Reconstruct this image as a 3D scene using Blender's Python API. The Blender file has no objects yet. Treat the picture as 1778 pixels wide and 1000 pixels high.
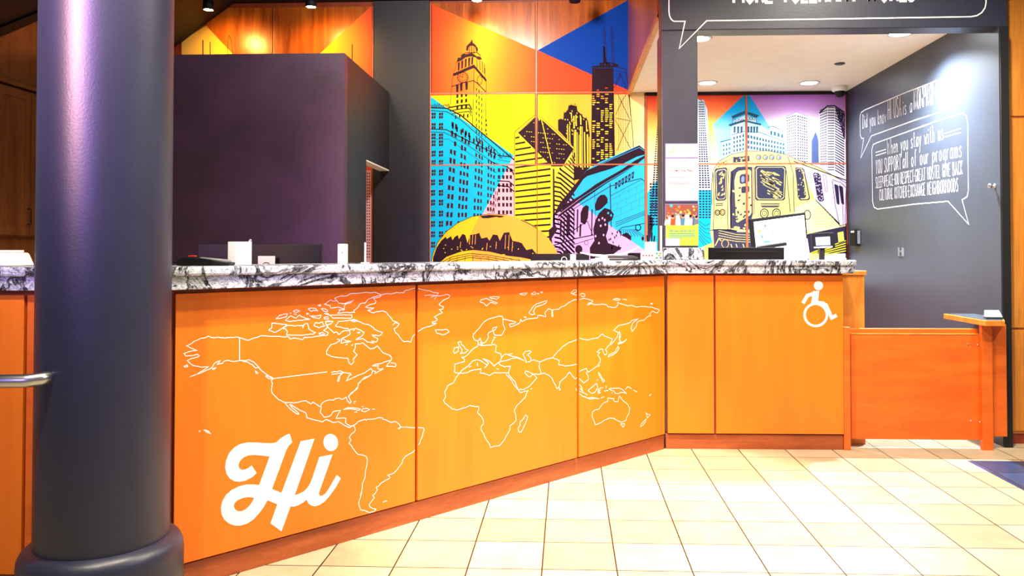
import bpy, bmesh, math, random
from mathutils import Vector, Matrix, Euler
from mathutils.geometry import tessellate_polygon
random.seed(7)
PI = math.pi
C = bpy.context.scene.collection
sc = bpy.context.scene

# ------------------------------------------------------------------ camera
F = 1390.0
YAW, PITCH, HC = math.radians(2.2), math.radians(1.1), 1.30
VX, VY = 985.0, 435.0
CE = Euler((PI / 2 + PITCH, 0, YAW), 'XYZ')
CR = CE.to_matrix()
_v = CR.transposed() @ Vector((0, 1, 0))
CX = VX - F * (_v.x / -_v.z)
CY = VY + F * (_v.y / -_v.z)
cam_d = bpy.data.cameras.new('camera')
cam = bpy.data.objects.new('camera', cam_d)
C.objects.link(cam)
cam.location = (0, 0, HC)
cam.rotation_euler = CE
cam_d.sensor_width = 36
cam_d.lens = F / 1778 * 36
cam_d.shift_x = (889 - CX) / 1778
cam_d.shift_y = (CY - 500) / 1778
cam_d.clip_start = 0.05
sc.camera = cam
CO = Vector((0, 0, HC))


def ray(px, py):
    return CR @ Vector(((px - CX) / F, -(py - CY) / F, -1.0))


def on_floor(px, py, z=0.0):
    d = ray(px, py)
    return CO + d * ((z - HC) / d.z)


def on_y(px, py, y):
    d = ray(px, py)
    return CO + d * (y / d.y)


def on_x(px, py, x):
    d = ray(px, py)
    return CO + d * (x / d.x)


class Frame:
    """A vertical plane in the room: s along it, z up, d towards the front."""
    def __init__(s, o, u):
        s.o = Vector((o[0], o[1], 0))
        s.u = Vector((u[0], u[1], 0)).normalized()
        s.n = Vector((s.u.y, -s.u.x, 0))

    def P(s, a, z, d=0.0):
        return s.o + s.u * a + s.n * d + Vector((0, 0, z))

    def hit(s, px, py, d=0.0):
        r = ray(px, py)
        t = ((s.o + s.n * d) - CO).dot(s.n) / r.dot(s.n)
        return CO + r * t

    def pix(s, px, py, d=0.0):
        p = s.hit(px, py, d)
        return ((p - s.o).dot(s.u), p.z)


# ------------------------------------------------------------------ materials
def lin(c):
    return tuple(((v / 255) / 12.92 if v / 255 <= .04045 else ((v / 255 + .055) / 1.055) ** 2.4) for v in c[:3])


class NT:
    def __init__(s, name):
        s.m = bpy.data.materials.new(name)
        s.m.use_nodes = True
        s.t = s.m.node_tree
        s.b = s.t.nodes['Principled BSDF']

    def n(s, kind, **kw):
        nd = s.t.nodes.new(kind)
        for k, v in kw.items():
            if k.startswith('_'):
                setattr(nd, k[1:], v)
            else:
                key = int(k[1:]) if k[0] == 'i' and k[1:].isdigit() else k.replace('__', ' ')
                s.put(nd.inputs[key], v)
        return nd

    def put(s, sock, v):
        if isinstance(v, bpy.types.NodeSocket):
            s.t.links.new(v, sock)
        else:
            sock.default_value = v

    def math(s, op, a, b=0.0):
        return s.n('ShaderNodeMath', _operation=op, i0=a, i1=b).outputs[0]

    def ramp(s, fac, stops, interp='LINEAR'):
        nd = s.n('ShaderNodeValToRGB', i0=fac)
        nd.color_ramp.interpolation = interp
        e = nd.color_ramp.elements
        while len(e) < len(stops):
            e.new(0.5)
        for el, (p, c) in zip(e, stops):
            el.position = p
            el.color = (*c, 1)
        return nd.outputs[0]

    def mix(s, fac, a, b, blend='MIX'):
        nd = s.n('ShaderNodeMix', _data_type='RGBA', _blend_type=blend)
        s.put(nd.inputs[0], fac)
        s.put(nd.inputs[6], a if isinstance(a, bpy.types.NodeSocket) else (*a, 1))
        s.put(nd.inputs[7], b if isinstance(b, bpy.types.NodeSocket) else (*b, 1))
        return nd.outputs[2]

    def pos(s, scale=(1, 1, 1)):
        g = s.n('ShaderNodeNewGeometry')
        return s.n('ShaderNodeMapping', Vector=g.outputs['Position'], Scale=scale).outputs[0]

    def noise(s, vec, scale, detail=4, rough=.55, dist=0.0):
        return s.n('ShaderNodeTexNoise', Vector=vec, Scale=scale, Detail=detail, Roughness=rough, Distortion=dist).outputs[0]

    def bump(s, h, strength, dist=.002):
        s.put(s.b.inputs['Normal'], s.n('ShaderNodeBump', Height=h, Strength=strength, Distance=dist).outputs[0])


MATS = {}


def plain(name, rgb, rough=.5, metal=0.0, spec=.5, vary=.06, nscale=9, bump=0.0, bscale=220, coat=0.0):
    t = NT(name)
    c = lin(rgb)
    v = t.pos()
    n = t.noise(v, nscale)
    dark = tuple(x * (1 - vary * 2) for x in c)
    lite = tuple(min(1, x * (1 + vary)) for x in c)
    t.put(t.b.inputs['Base Color'], t.ramp(n, [(.3, dark), (.7, lite)]))
    t.b.inputs['Roughness'].default_value = rough
    t.b.inputs['Metallic'].default_value = metal
    t.b.inputs['Specular IOR Level'].default_value = spec
    t.b.inputs['Coat Weight'].default_value = coat
    if bump:
        t.bump(t.noise(v, bscale, 3), bump)
    MATS[name] = t.m
    return t.m


def glow(name, rgb, strength):
    t = NT(name)
    t.b.inputs['Base Color'].default_value = (*lin(rgb), 1)
    t.b.inputs['Emission Color'].default_value = (*lin(rgb), 1)
    t.b.inputs['Emission Strength'].default_value = strength
    MATS[name] = t.m
    return t.m


def wood(name, c0, c1, c2, rough=.38, scale=(9, 9, .8), wear=0.0, grain=1.0):
    t = NT(name)
    v = t.pos(scale)
    a = t.noise(v, 2.2, 6, .6, .6)
    b = t.noise(t.pos((scale[0] * 9, scale[1] * 9, scale[2] * 3)), 3.0, 3, .6)
    f = t.math('ADD', t.math('MULTIPLY', a, .75), t.math('MULTIPLY', b, .25 * grain))
    col = t.ramp(f, [(.32, lin(c0)), (.5, lin(c1)), (.68, lin(c2))])
    if wear:
        w = t.noise(t.pos((1, 1, 1)), 38, 5, .75)
        wm = t.ramp(w, [(.66, (0, 0, 0)), (.72, (1, 1, 1))])
        col = t.mix(t.math('MULTIPLY', wm, wear), col, tuple(x * .35 for x in lin(c0)))
    t.put(t.b.inputs['Base Color'], col)
    t.b.inputs['Roughness'].default_value = rough
    t.bump(b, .08, .001)
    MATS[name] = t.m
    return t.m


def granite():
    t = NT('granite')
    v = t.pos()
    fine = t.noise(v, 90, 6, .8)
    mid = t.noise(v, 16, 6, .7, 1.2)
    warp = t.noise(v, 3.2, 5, .65, 2.2)
    vein = t.math('ABSOLUTE', t.math('SUBTRACT', warp, .5))
    vm = t.ramp(vein, [(.0, (1, 1, 1)), (.02, (.95, .95, .95)), (.05, (0, 0, 0))])
    sp = t.ramp(fine, [(.36, (1, 1, 1)), (.50, (0, 0, 0))])
    md = t.ramp(mid, [(.34, (1, 1, 1)), (.42, (.3, .3, .3)), (.48, (0, 0, 0))])
    w2 = t.noise(t.pos((1, 1, 1.6)), 7.5, 6, .7, 3.0)
    v2 = t.ramp(t.math('ABSOLUTE', t.math('SUBTRACT', w2, .52)), [(.0, (1, 1, 1)), (.010, (.8, .8, .8)), (.028, (0, 0, 0))])
    vm = t.math('MAXIMUM', vm, t.math('MULTIPLY', v2, .9))
    dk = t.math('MAXIMUM', t.math('MULTIPLY', vm, t.math('ADD', t.math('MULTIPLY', sp, .3), .7)),
                t.math('MAXIMUM', t.math('MULTIPLY', md, .85), t.math('MULTIPLY', sp, .5)))
    dk = t.math('MINIMUM', t.math('MULTIPLY', dk, 1.3), 1.0)
    col = t.mix(dk, lin((206, 212, 228)), lin((16, 15, 24)))
    t.put(t.b.inputs['Base Color'], col)
    t.b.inputs['Roughness'].default_value = .22
    MATS['granite'] = t.m
    return t.m


def ramp_z(name, z0, z1, stops, rough=.62):
    """A vertical colour gradient: print, in places with lamp light painted in."""
    t = NT(name)
    g = t.n('ShaderNodeNewGeometry')
    z = t.n('ShaderNodeSeparateXYZ', Vector=g.outputs['Position']).outputs[2]
    f = t.math('DIVIDE', t.math('SUBTRACT', z, z0), z1 - z0)
    t.put(t.b.inputs['Base Color'], t.ramp(f, [(p, lin(c)) for p, c in stops]))
    t.b.inputs['Roughness'].default_value = rough
    t.b.inputs['Specular IOR Level'].default_value = .12
    MATS[name] = t.m
    return t.m


def ramp_x(name, x0, x1, stops, rough=.62):
    t = NT(name)
    g = t.n('ShaderNodeNewGeometry')
    z = t.n('ShaderNodeSeparateXYZ', Vector=g.outputs['Position']).outputs[0]
    f = t.math('DIVIDE', t.math('SUBTRACT', z, x0), x1 - x0)
    t.put(t.b.inputs['Base Color'], t.ramp(f, [(p, lin(c)) for p, c in stops]))
    t.b.inputs['Roughness'].default_value = rough
    t.b.inputs['Specular IOR Level'].default_value = .12
    MATS[name] = t.m
    return t.m


# ------------------------------------------------------------------ mesh builder
class MB:
    def __init__(s):
        s.bm = bmesh.new()
        s.mats = []

    def mi(s, m):
        m = MATS[m] if isinstance(m, str) else m
        if m not in s.mats:
            s.mats.append(m)
        return s.mats.index(m)

    def _mark(s, faces, m, smooth=False):
        i = s.mi(m)
        for f in faces:
            f.material_index = i
            f.smooth = smooth

    def poly(s, pts, m):
        vs = [s.bm.verts.new(p) for p in pts]
        s._mark([s.bm.faces.new(vs)], m)

    def tess(s, loops, m):
        """filled outline with holes; loops of world points"""
        flat = [p for l in loops for p in l]
        vs = [s.bm.verts.new(p) for p in flat]
        fs = []
        for tri in tessellate_polygon([[Vector(p) for p in l] for l in loops]):
            if len(set(tri)) == 3:
                try:
                    fs.append(s.bm.faces.new([vs[i] for i in tri]))
                except ValueError:
                    pass
        s._mark(fs, m)

    def hexa(s, p, m, bevel=0.0, seg=2):
        """p: 8 points, bottom 4 then top 4, same order"""
        vs = [s.bm.verts.new(q) for q in p]
        idx = [(3, 2, 1, 0), (4, 5, 6, 7), (0, 1, 5, 4), (1, 2, 6, 5), (2, 3, 7, 6), (3, 0, 4, 7)]
        fs = [s.bm.faces.new([vs[i] for i in q]) for q in idx]
        s._mark(fs, m)
        bmesh.ops.recalc_face_normals(s.bm, faces=fs)
        if bevel:
            es = list({e for f in fs for e in f.edges})
            r = bmesh.ops.bevel(s.bm, geom=es, offset=bevel, segments=seg, affect='EDGES', profile=.5)
            s._mark(r['faces'], m)

    def box(s, fr, a0, a1, z0, z1, d0, d1, m, bevel=0.0, seg=2):
        c = [(a0, d0), (a1, d0), (a1, d1), (a0, d1)]
        s.hexa([fr.P(a, z0, d) for a, d in c] + [fr.P(a, z1, d) for a, d in c], m, bevel, seg)

    def wbox(s, x0, x1, y0, y1, z0, z1, m, bevel=0.0, seg=2):
        c = [(x0, y0), (x1, y0), (x1, y1), (x0, y1)]
        s.hexa([Vector((x, y, z0)) for x, y in c] + [Vector((x, y, z1)) for x, y in c], m, bevel, seg)

    def prism(s, pts, off, m, bevel=0.0):
        """closed polygon of world points extruded by vector off"""
        a = [s.bm.verts.new(p) for p in pts]
        b = [s.bm.verts.new(Vector(p) + off) for p in pts]
        n = len(a)
        fs = [s.bm.faces.new(a), s.bm.faces.new(list(reversed(b)))]
        for i in range(n):
            fs.append(s.bm.faces.new((a[i], b[i], b[(i + 1) % n], a[(i + 1) % n])))
        s._mark(fs, m)
        bmesh.ops.recalc_face_normals(s.bm, faces=fs)
        if bevel:
            es = list({e for f in fs for e in f.edges})
            r = bmesh.ops.bevel(s.bm, geom=es, offset=bevel, segments=2, affect='EDGES', profile=.5)
            s._mark(r['faces'], m)

    def lathe(s, c, prof, m, n=48, axis=None, smooth=True):
        """prof: (radius, height) from c along axis"""
        ax = Vector(axis or (0, 0, 1)).normalized()
        e1 = ax.orthogonal().normalized()
        e2 = ax.cross(e1)
        c = Vector(c)
        rings = []
        for r, h in prof:
            if r < 1e-6:
                rings.append([s.bm.verts.new(c + ax * h)])
            else:
                rings.append([s.bm.verts.new(c + ax * h + (e1 * math.cos(2 * PI * k / n) + e2 * math.sin(2 * PI * k / n)) * r) for k in range(n)])
        fs = []
        for A, B in zip(rings, rings[1:]):
            for k in range(n):
                q = [A[k % len(A)], A[(k + 1) % len(A)], B[(k + 1) % len(B)], B[k % len(B)]]
                u = []
                for v in q:
                    if v not in u:
                        u.append(v)
                if len(u) > 2:
                    fs.append(s.bm.faces.new(u))
        s._mark(fs, m, smooth)
        bmesh.ops.recalc_face_normals(s.bm, faces=fs)

    def tube(s, path, r, m, n=16):
        path = [Vector(p) for p in path]
        rings = []
        ref = None
        for i, p in enumerate(path):
            d = (path[min(i + 1, len(path) - 1)] - path[max(i - 1, 0)]).normalized()
            e1 = (ref - d * ref.dot(d)).normalized() if ref else d.orthogonal().normalized()
            ref = e1
            e2 = d.cross(e1)
            rings.append([s.bm.verts.new(p + (e1 * math.cos(2 * PI * k / n) + e2 * math.sin(2 * PI * k / n)) * r) for k in range(n)])
        fs = []
        for A, B in zip(rings, rings[1:]):
            for k in range(n):
                fs.append(s.bm.faces.new((A[k], A[(k + 1) % n], B[(k + 1) % n], B[k])))
        s._mark(fs, m, True)
        caps = [s.bm.faces.new(rings[0]), s.bm.faces.new(list(reversed(rings[-1])))]
        s._mark(caps, m)
        bmesh.ops.recalc_face_normals(s.bm, faces=fs + caps)

    def stroke(s, fr, pts, w, d, m, closed=False):
        """a painted line of width w on a wall: pts are (s, z)"""
        P = [Vector((a, b)) for a, b in pts]
        q = [P[0]]
        for p in P[1:]:
            if (p - q[-1]).length > 1e-5:
                q.append(p)
        if closed and (q[0] - q[-1]).length < 1e-5:
            q.pop()
        n = len(q)
        if n < 2:
            return
        L, R = [], []
        for i in range(n):
            a = q[i - 1] if (i or closed) else None
            b = q[(i + 1) % n] if (i < n - 1 or closed) else None
            d1 = (q[i] - a).normalized() if a is not None else None
            d2 = (b - q[i]).normalized() if b is not None else None
            t = (d1 + d2) if (d1 and d2) else (d1 or d2)
            if t.length < .35:
                t = d1
            t = t.normalized()
            nn = Vector((-t.y, t.x))
            k = 1.0
            if d1 and d2:
                k = 1 / max(.6, abs(nn.dot(Vector((-d1.y, d1.x)))))
            L.append(q[i] + nn * w * .5 * k)
            R.append(q[i] - nn * w * .5 * k)
        va = [s.bm.verts.new(fr.P(p.x, p.y, d)) for p in L]
        vb = [s.bm.verts.new(fr.P(p.x, p.y, d)) for p in R]
        fs = []
        for i in range(n if closed else n - 1):
            j = (i + 1) % n
            fs.append(s.bm.faces.new((va[i], vb[i], vb[j], va[j])))
        s._mark(fs, m)

    def done(s, name, parent=None, label=None, cat=None, group=None, kind=None, origin=None, auto=False):
        me = bpy.data.meshes.new(name)
        if parent is not None:
            o0 = Vector((0, 0, 0))
            p = parent
            while p is not None:
                o0 += p.location
                p = p.parent
        elif origin is not None:
            o0 = Vector(origin)
        else:
            xs = [v.co for v in s.bm.verts]
            lo = [min(v[i] for v in xs) for i in range(3)]
            hi = [max(v[i] for v in xs) for i in range(3)]
            o0 = Vector(((lo[0] + hi[0]) / 2, (lo[1] + hi[1]) / 2, lo[2]))
        bmesh.ops.translate(s.bm, verts=s.bm.verts, vec=-o0)
        s.bm.to_mesh(me)
        s.bm.free()
        for m in s.mats:
            me.materials.append(m)
        o = bpy.data.objects.new(name, me)
        C.objects.link(o)
        if parent is not None:
            o.parent = parent
        else:
            o.location = o0
        tag(o, label, cat, group, kind)
        return o


def tag(o, label=None, cat=None, group=None, kind=None):
    for k, v in (('label', label), ('category', cat), ('group', group), ('kind', kind)):
        if v:
            o[k] = v
    return o


def thing(name, loc, label, cat, group=None):
    o = bpy.data.objects.new(name, None)
    C.objects.link(o)
    o.location = loc
    o.empty_display_size = .1
    return tag(o, label, cat, group)


# ------------------------------------------------------------------ hand-lettering stroke font (x, y in cap heights)
G = {
 'A': (.6, [[(0, 0), (.3, 1), (.6, 0)], [(.1, .35), (.5, .35)]]),
 'B': (.55, [[(0, 0), (0, 1), (.38, .95), (.45, .78), (.35, .55), (0, .52)], [(.35, .53), (.53, .35), (.5, .12), (.35, 0), (0, 0)]]),
 'C': (.55, [[(.53, .85), (.38, 1), (.15, .95), (.02, .7), (.02, .3), (.15, .05), (.38, 0), (.55, .15)]]),
 'D': (.58, [[(0, 0), (0, 1), (.3, .97), (.52, .75), (.56, .45), (.45, .12), (.2, 0), (0, 0)]]),
 'E': (.5, [[(.5, 1), (0, 1), (0, 0), (.5, 0)], [(0, .52), (.4, .52)]]),
 'F': (.5, [[(.5, 1), (0, 1), (0, 0)], [(0, .52), (.4, .52)]]),
 'G': (.58, [[(.53, .85), (.38, 1), (.15, .95), (.02, .7), (.02, .3), (.15, .05), (.38, 0), (.56, .12), (.56, .45), (.35, .45)]]),
 'H': (.56, [[(0, 0), (0, 1)], [(.56, 0), (.56, 1)], [(0, .5), (.56, .5)]]),
 'I': (.1, [[(.05, 0), (.05, 1)]]),
 'K': (.55, [[(0, 0), (0, 1)], [(.52, 1), (0, .45), (.55, 0)]]),
 'L': (.45, [[(0, 1), (0, 0), (.45, 0)]]),
 'M': (.75, [[(0, 0), (.08, 1), (.37, .3), (.66, 1), (.75, 0)]]),
 'N': (.6, [[(0, 0), (0, 1), (.58, 0), (.58, 1)]]),
 'O': (.62, [[(.3, 1), (.1, .88), (0, .5), (.1, .12), (.3, 0), (.52, .12), (.62, .5), (.52, .88), (.3, 1)]]),
 'P': (.52, [[(0, 0), (0, 1), (.35, .98), (.5, .78), (.4, .52), (0, .45)]]),
 'R': (.55, [[(0, 0), (0, 1), (.35, .98), (.5, .78), (.4, .55), (0, .48)], [(.25, .5), (.55, 0)]]),
 'S': (.5, [[(.48, .88), (.3, 1), (.08, .92), (.03, .72), (.2, .55), (.4, .42), (.48, .22), (.35, .03), (.15, 0), (0, .12)]]),
 'T': (.56, [[(0, 1), (.56, 1)], [(.28, 1), (.28, 0)]]),
 'U': (.56, [[(0, 1), (.02, .25), (.15, .02), (.4, .02), (.54, .25), (.56, 1)]]),
 'V': (.58, [[(0, 1), (.3, 0), (.58, 1)]]),
 'W': (.85, [[(0, 1), (.2, 0), (.42, .75), (.64, 0), (.85, 1)]]),
 'X': (.58, [[(0, 1), (.58, 0)], [(.58, 1), (0, 0)]]),
 'Y': (.56, [[(0, 1), (.28, .5), (.56, 1)], [(.28, .5), (.28, 0)]]),
 '1': (.22, [[(0, .8), (.15, 1), (.15, 0)]]),
 '4': (.5, [[(.38, 0), (.38, 1), (0, .35), (.5, .35)]]),
 '7': (.5, [[(0, 1), (.5, 1), (.15, 0)]]),
 '?': (.42, [[(0, .8), (.12, 1), (.35, .95), (.4, .75), (.2, .5), (.2, .25)], [(.2, .08), (.2, 0)]]),
 '!': (.1, [[(.05, 1), (.05, .28)], [(.05, .08), (.05, 0)]]),
 '.': (.16, [[(.03, .5), (.13, .5)], [(.08, .44), (.08, .56)]]),
 'a': (.46, [[(.44, .55), (.2, .6), (.02, .35), (.08, .03), (.3, .05), (.44, .3)], [(.44, .6), (.44, 0)]]),
 'c': (.42, [[(.4, .5), (.2, .6), (.03, .4), (.05, .12), (.22, 0), (.42, .1)]]),
 'd': (.46, [[(.44, .5), (.2, .58), (.02, .3), (.1, .02), (.3, .05), (.44, .3)], [(.44, 1), (.44, 0)]]),
 'e': (.44, [[(.02, .3), (.42, .36), (.34, .58), (.15, .58), (.02, .3), (.12, .03), (.42, .08)]]),
 'f': (.34, [[(.34, .95), (.2, 1), (.14, .8), (.14, 0)], [(0, .55), (.3, .55)]]),
 'g': (.46, [[(.44, .5), (.2, .58), (.02, .35), (.1, .05), (.3, .08), (.44, .3)], [(.44, .58), (.44, -.3), (.2, -.4), (.02, -.28)]]),
 'h': (.42, [[(0, 0), (0, 1)], [(0, .35), (.2, .58), (.38, .5), (.4, 0)]]),
 'i': (.08, [[(.04, 0), (.04, .58)], [(.04, .78), (.04, .86)]]),
 'k': (.42, [[(0, 0), (0, 1)], [(.38, .6), (0, .25), (.42, 0)]]),
 'l': (.08, [[(.04, 0), (.04, 1)]]),
 'm': (.66, [[(0, 0), (0, .58)], [(0, .35), (.16, .58), (.3, .5), (.32, 0)], [(.32, .4), (.48, .58), (.62, .5), (.64, 0)]]),
 'n': (.42, [[(0, 0), (0, .58)], [(0, .35), (.2, .58), (.38, .5), (.4, 0)]]),
 'o': (.46, [[(.22, .6), (.04, .48), (0, .25), (.1, .02), (.32, .02), (.45, .28), (.4, .52), (.22, .6)]]),
 'p': (.46, [[(0, -.4), (0, .58)], [(0, .4), (.2, .58), (.42, .48), (.42, .15), (.2, 0), (0, .15)]]),
 'r': (.32, [[(0, 0), (0, .58)], [(0, .35), (.15, .57), (.32, .55)]]),
 's': (.38, [[(.36, .5), (.18, .6), (.03, .48), (.15, .33), (.33, .22), (.33, .06), (.15, 0), (0, .08)]]),
 't': (.34, [[(.15, .95), (.15, .08), (.32, .02)], [(0, .6), (.32, .6)]]),
 'u': (.42, [[(0, .58), (.02, .12), (.18, 0), (.36, .12), (.4, .58)], [(.4, .3), (.42, 0)]]),
 'w': (.6, [[(0, .58), (.15, 0), (.3, .45), (.45, 0), (.6, .58)]]),
 'y': (.44, [[(0, .58), (.22, .08)], [(.44, .58), (.1, -.4)]]),
 ' ': (.3, []),
}


def text(mb, fr, string, pl, pr, cap, w, d, m, gap=.16):
    """fit string between two points (s, z) of the plane; cap = cap height in metres"""
    tot = sum(G[c][0] for c in string) + gap * (len(string) - 1)
    (s0, z0), (s1, z1) = pl, pr
    kx = (s1 - s0) / tot
    x = 0
    for c in string:
        gw, strokes = G[c]
        for st in strokes:
            pts = []
            for gx, gy in st:
                f = (x + gx) / tot
                pts.append((s0 + (x + gx) * kx, z0 + (z1 - z0) * f + gy * cap))
            mb.stroke(fr, pts, w, d, m)
        x += gw + gap
# ------------------------------------------------------------------ the materials of the place
def build_materials():
    wood('orange_panel', (228, 112, 10), (234, 118, 12), (240, 124, 14), rough=.42, scale=(5, 5, .5), grain=.6)
    wood('orange_worn', (210, 88, 16), (222, 100, 20), (230, 110, 26), rough=.45, scale=(1.2, 1.2, 6), wear=.10)
    wood('plinth_wood', (140, 62, 26), (164, 78, 34), (182, 94, 46), rough=.45, scale=(1.0, 1.0, 9), wear=.45)
    wood('stile_wood', (120, 40, 14), (140, 52, 18), (160, 62, 22), rough=.45)
    wood('honey_wood', (176, 100, 26), (206, 128, 44), (220, 146, 60), rough=.35, scale=(6, 6, .6))
    wood('cherry_veneer', (120, 46, 8), (172, 78, 14), (202, 104, 22), rough=.28, scale=(7, 7, .55))
    wood('bulkhead_wood', (112, 48, 20), (150, 74, 34), (172, 92, 46), rough=.3, scale=(7, 7, .55))
    wood('cabinet_wood', (128, 70, 24), (158, 92, 38), (176, 108, 50), rough=.4, scale=(4, 4, .5))
    wood('seam_wood', (170, 84, 44), (186, 96, 52), (200, 108, 60), rough=.4)
    granite()
    plain('slate_paint', (46, 48, 63), rough=.38, bump=.35, bscale=140, vary=.05)
    plain('column_paint', (31, 34, 55), rough=.4, bump=.22, bscale=120, vary=.05)
    plain('wall_slate', (54, 60, 71), rough=.42, bump=.15, bscale=60, vary=.06, nscale=4)
    plain('purple_paint', (80, 50, 74), rough=.5, bump=.12, bscale=50, vary=.15, nscale=2.5)
    plain('pilaster_paint', (38, 31, 37), rough=.5, bump=.12, bscale=50)
    plain('black_paint', (12, 11, 13), rough=.6)
    plain('dark_gap', (22, 8, 4), rough=.8)
    plain('cream_ceiling', (255, 248, 236), rough=.7, vary=.02)
    plain('white_vinyl', (250, 250, 248), rough=.5, vary=.0)
    plain('white_plastic', (240, 240, 240), rough=.35, vary=.01)
    plain('cream_plastic', (238, 226, 205), rough=.4, vary=.02)
    plain('black_plastic', (9, 9, 11), rough=.55, spec=.25, vary=.05)
    plain('grey_plastic', (120, 120, 122), rough=.4)
    plain('dark_grey', (48, 50, 55), rough=.4)
    plain('logo_silver', (190, 190, 190), rough=.3)
    plain('steel', (190, 190, 192), rough=.28, metal=1.0, vary=.03)
    plain('screw_steel', (210, 205, 200), rough=.3, metal=1.0)
    plain('red_ink', (190, 20, 32), rough=.5, vary=0)
    plain('green_ink', (40, 150, 90), rough=.5, vary=0)
    plain('lime_ink', (150, 200, 50), rough=.5, vary=0)
    plain('orange_ink', (235, 130, 50), rough=.5, vary=0)
    plain('yellow_ink', (248, 200, 40), rough=.5, vary=0)
    plain('navy_ink', (50, 60, 130), rough=.5, vary=0)
    plain('grey_ink', (96, 96, 106), rough=.5, vary=0)
    plain('teal_ink', (50, 110, 140), rough=.5, vary=0)
    plain('brown_ink', (120, 62, 40), rough=.5, vary=0)
    plain('skin_ink', (205, 150, 115), rough=.5, vary=0)
    plain('sign_frame', (120, 116, 160), rough=.3)
    plain('red_plastic', (230, 50, 30), rough=.35)
    # mural inks
    plain('ink', (38, 16, 30), rough=.62, spec=.12, vary=.0)
    plain('m_red', (238, 72, 34), rough=.62, spec=.12, vary=.0)
    plain('m_orange', (246, 120, 40), rough=.62, spec=.12, vary=.0)
    plain('m_blue', (0, 60, 160), rough=.62, spec=.12, vary=.0)
    plain('m_cyan', (0, 178, 222), rough=.62, spec=.12, vary=.0)
    plain('m_sky', (40, 178, 232), rough=.62, spec=.12, vary=.0)
    plain('m_pink', (238, 170, 176), rough=.62, spec=.12, vary=.0)
    plain('m_lilac', (206, 160, 214), rough=.62, spec=.12, vary=.0)
    plain('m_lemon', (238, 222, 20), rough=.62, spec=.12, vary=.0)
    plain('m_corn', (242, 216, 60), rough=.62, spec=.12, vary=.0)
    plain('m_amber', (246, 166, 56), rough=.62, spec=.12, vary=.0)
    plain('m_gold', (240, 196, 30), rough=.62, spec=.12, vary=.0)
    plain('m_train', (222, 204, 120), rough=.62, spec=.12, vary=.0)
    plain('m_lime', (200, 210, 90), rough=.62, spec=.12, vary=.0)
    plain('m_pale', (222, 200, 232), rough=.62, spec=.12, vary=.0)
    plain('m_steelblue', (70, 92, 130), rough=.62, spec=.12, vary=.0)
    plain('n_ink', (44, 36, 62), rough=.62, spec=.12, vary=.0)
    glow('lamp_warm', (255, 214, 140), 30)
    glow('lamp_cool', (235, 246, 255), 40)
    glow('screen_white', (250, 252, 255), 1.3)
    glow('screen_blue', (120, 130, 230), .8)
    glow('screen_grey', (150, 160, 170), .5)

    # tiled floor
    t = NT('floor_tiles')
    g = t.n('ShaderNodeNewGeometry')
    sp = t.n('ShaderNodeSeparateXYZ', Vector=g.outputs['Position'])
    x, y = sp.outputs[0], sp.outputs[1]
    T = .305
    blue_x = t.math('GREATER_THAN', x, 2.47)
    # the last cream column before the blue border is a cut tile
    xs = t.math('ADD', x, t.math('MULTIPLY', blue_x, -.170 + .305))
    gx = t.math('DIVIDE', t.math('SUBTRACT', xs, .811 - 20 * T), T)
    gy = t.math('DIVIDE', t.math('SUBTRACT', y, 3.29 - 20 * T), T)
    fx, fy = t.math('FRACT', gx), t.math('FRACT', gy)
    def line(f, w):
        a = t.math('ABSOLUTE', t.math('SUBTRACT', f, .5))
        return t.math('GREATER_THAN', a, .5 - w)
    grout = t.math('MAXIMUM', line(fx, .0098), line(fy, .0098))
    blue = t.math('MULTIPLY', blue_x, t.math('LESS_THAN', y, 3.29 + 6 * T - .04))
    cell = t.n('ShaderNodeCombineXYZ', X=t.math('FLOOR', gx), Y=t.math('FLOOR', gy), Z=0.0)
    rnd = t.n('ShaderNodeTexWhiteNoise', Vector=cell.outputs[0]).outputs[0]
    mott = t.noise(t.pos(), 7, 5, .65, .4)
    f = t.math('ADD', t.math('MULTIPLY', rnd, .35), t.math('MULTIPLY', mott, .65))
    cream = t.ramp(f, [(.3, lin((160, 142, 112))), (.5, lin((173, 156, 126))), (.7, lin((186, 171, 142)))])
    navy = t.ramp(f, [(.3, lin((26, 42, 68))), (.7, lin((48, 70, 104)))])
    col = t.mix(blue, cream, navy)
    col = t.mix(grout, col, lin((26, 21, 18)))
    t.put(t.b.inputs['Base Color'], col)
    t.b.inputs['Roughness'].default_value = .32
    t.b.inputs['Specular IOR Level'].default_value = .35
    t.bump(t.math('SUBTRACT', 1.0, grout), .3, .002)
    MATS['floor_tiles'] = t.m


build_materials()
# ------------------------------------------------------------------ key planes
A_ = on_floor(390, 1002)
B_ = on_floor(1155, 779)
C_ = on_floor(1475, 781)
FA = Frame((A_.x, A_.y), (B_.x - A_.x, B_.y - A_.y))     # long angled desk front
FR = Frame((B_.x, B_.y), (C_.x - B_.x, C_.y - B_.y))     # accessible counter front
LB = (B_ - A_).length
YB, YH = 8.35, 5.44
XR = on_y(1470, 160, YB).x
YM = YB - .022                                            # face of the mural boards
FB = Frame((0, YM), (1, 0))
FH = Frame((0, YH), (1, 0))
FX = Frame((XR, 0), (0, -1))                              # alcove side wall, right on screen = towards us
ZT, ZS, ZA = 1.239, 1.203, 1.152                          # worktop top, slab underside, apron underside
ZC = 2.945                                                # alcove ceiling
ZTOP = 3.93                                               # hall ceiling


def cross(f1, d1, f2, d2):
    """point (x, y) where two offset wall lines meet"""
    p, q = f1.P(0, 0, d1), f2.P(0, 0, d2)
    det = f1.u.x * -f2.u.y + f2.u.x * f1.u.y
    r = q - p
    t = (r.x * -f2.u.y + f2.u.x * r.y) / det
    return p + f1.u * t


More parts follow.
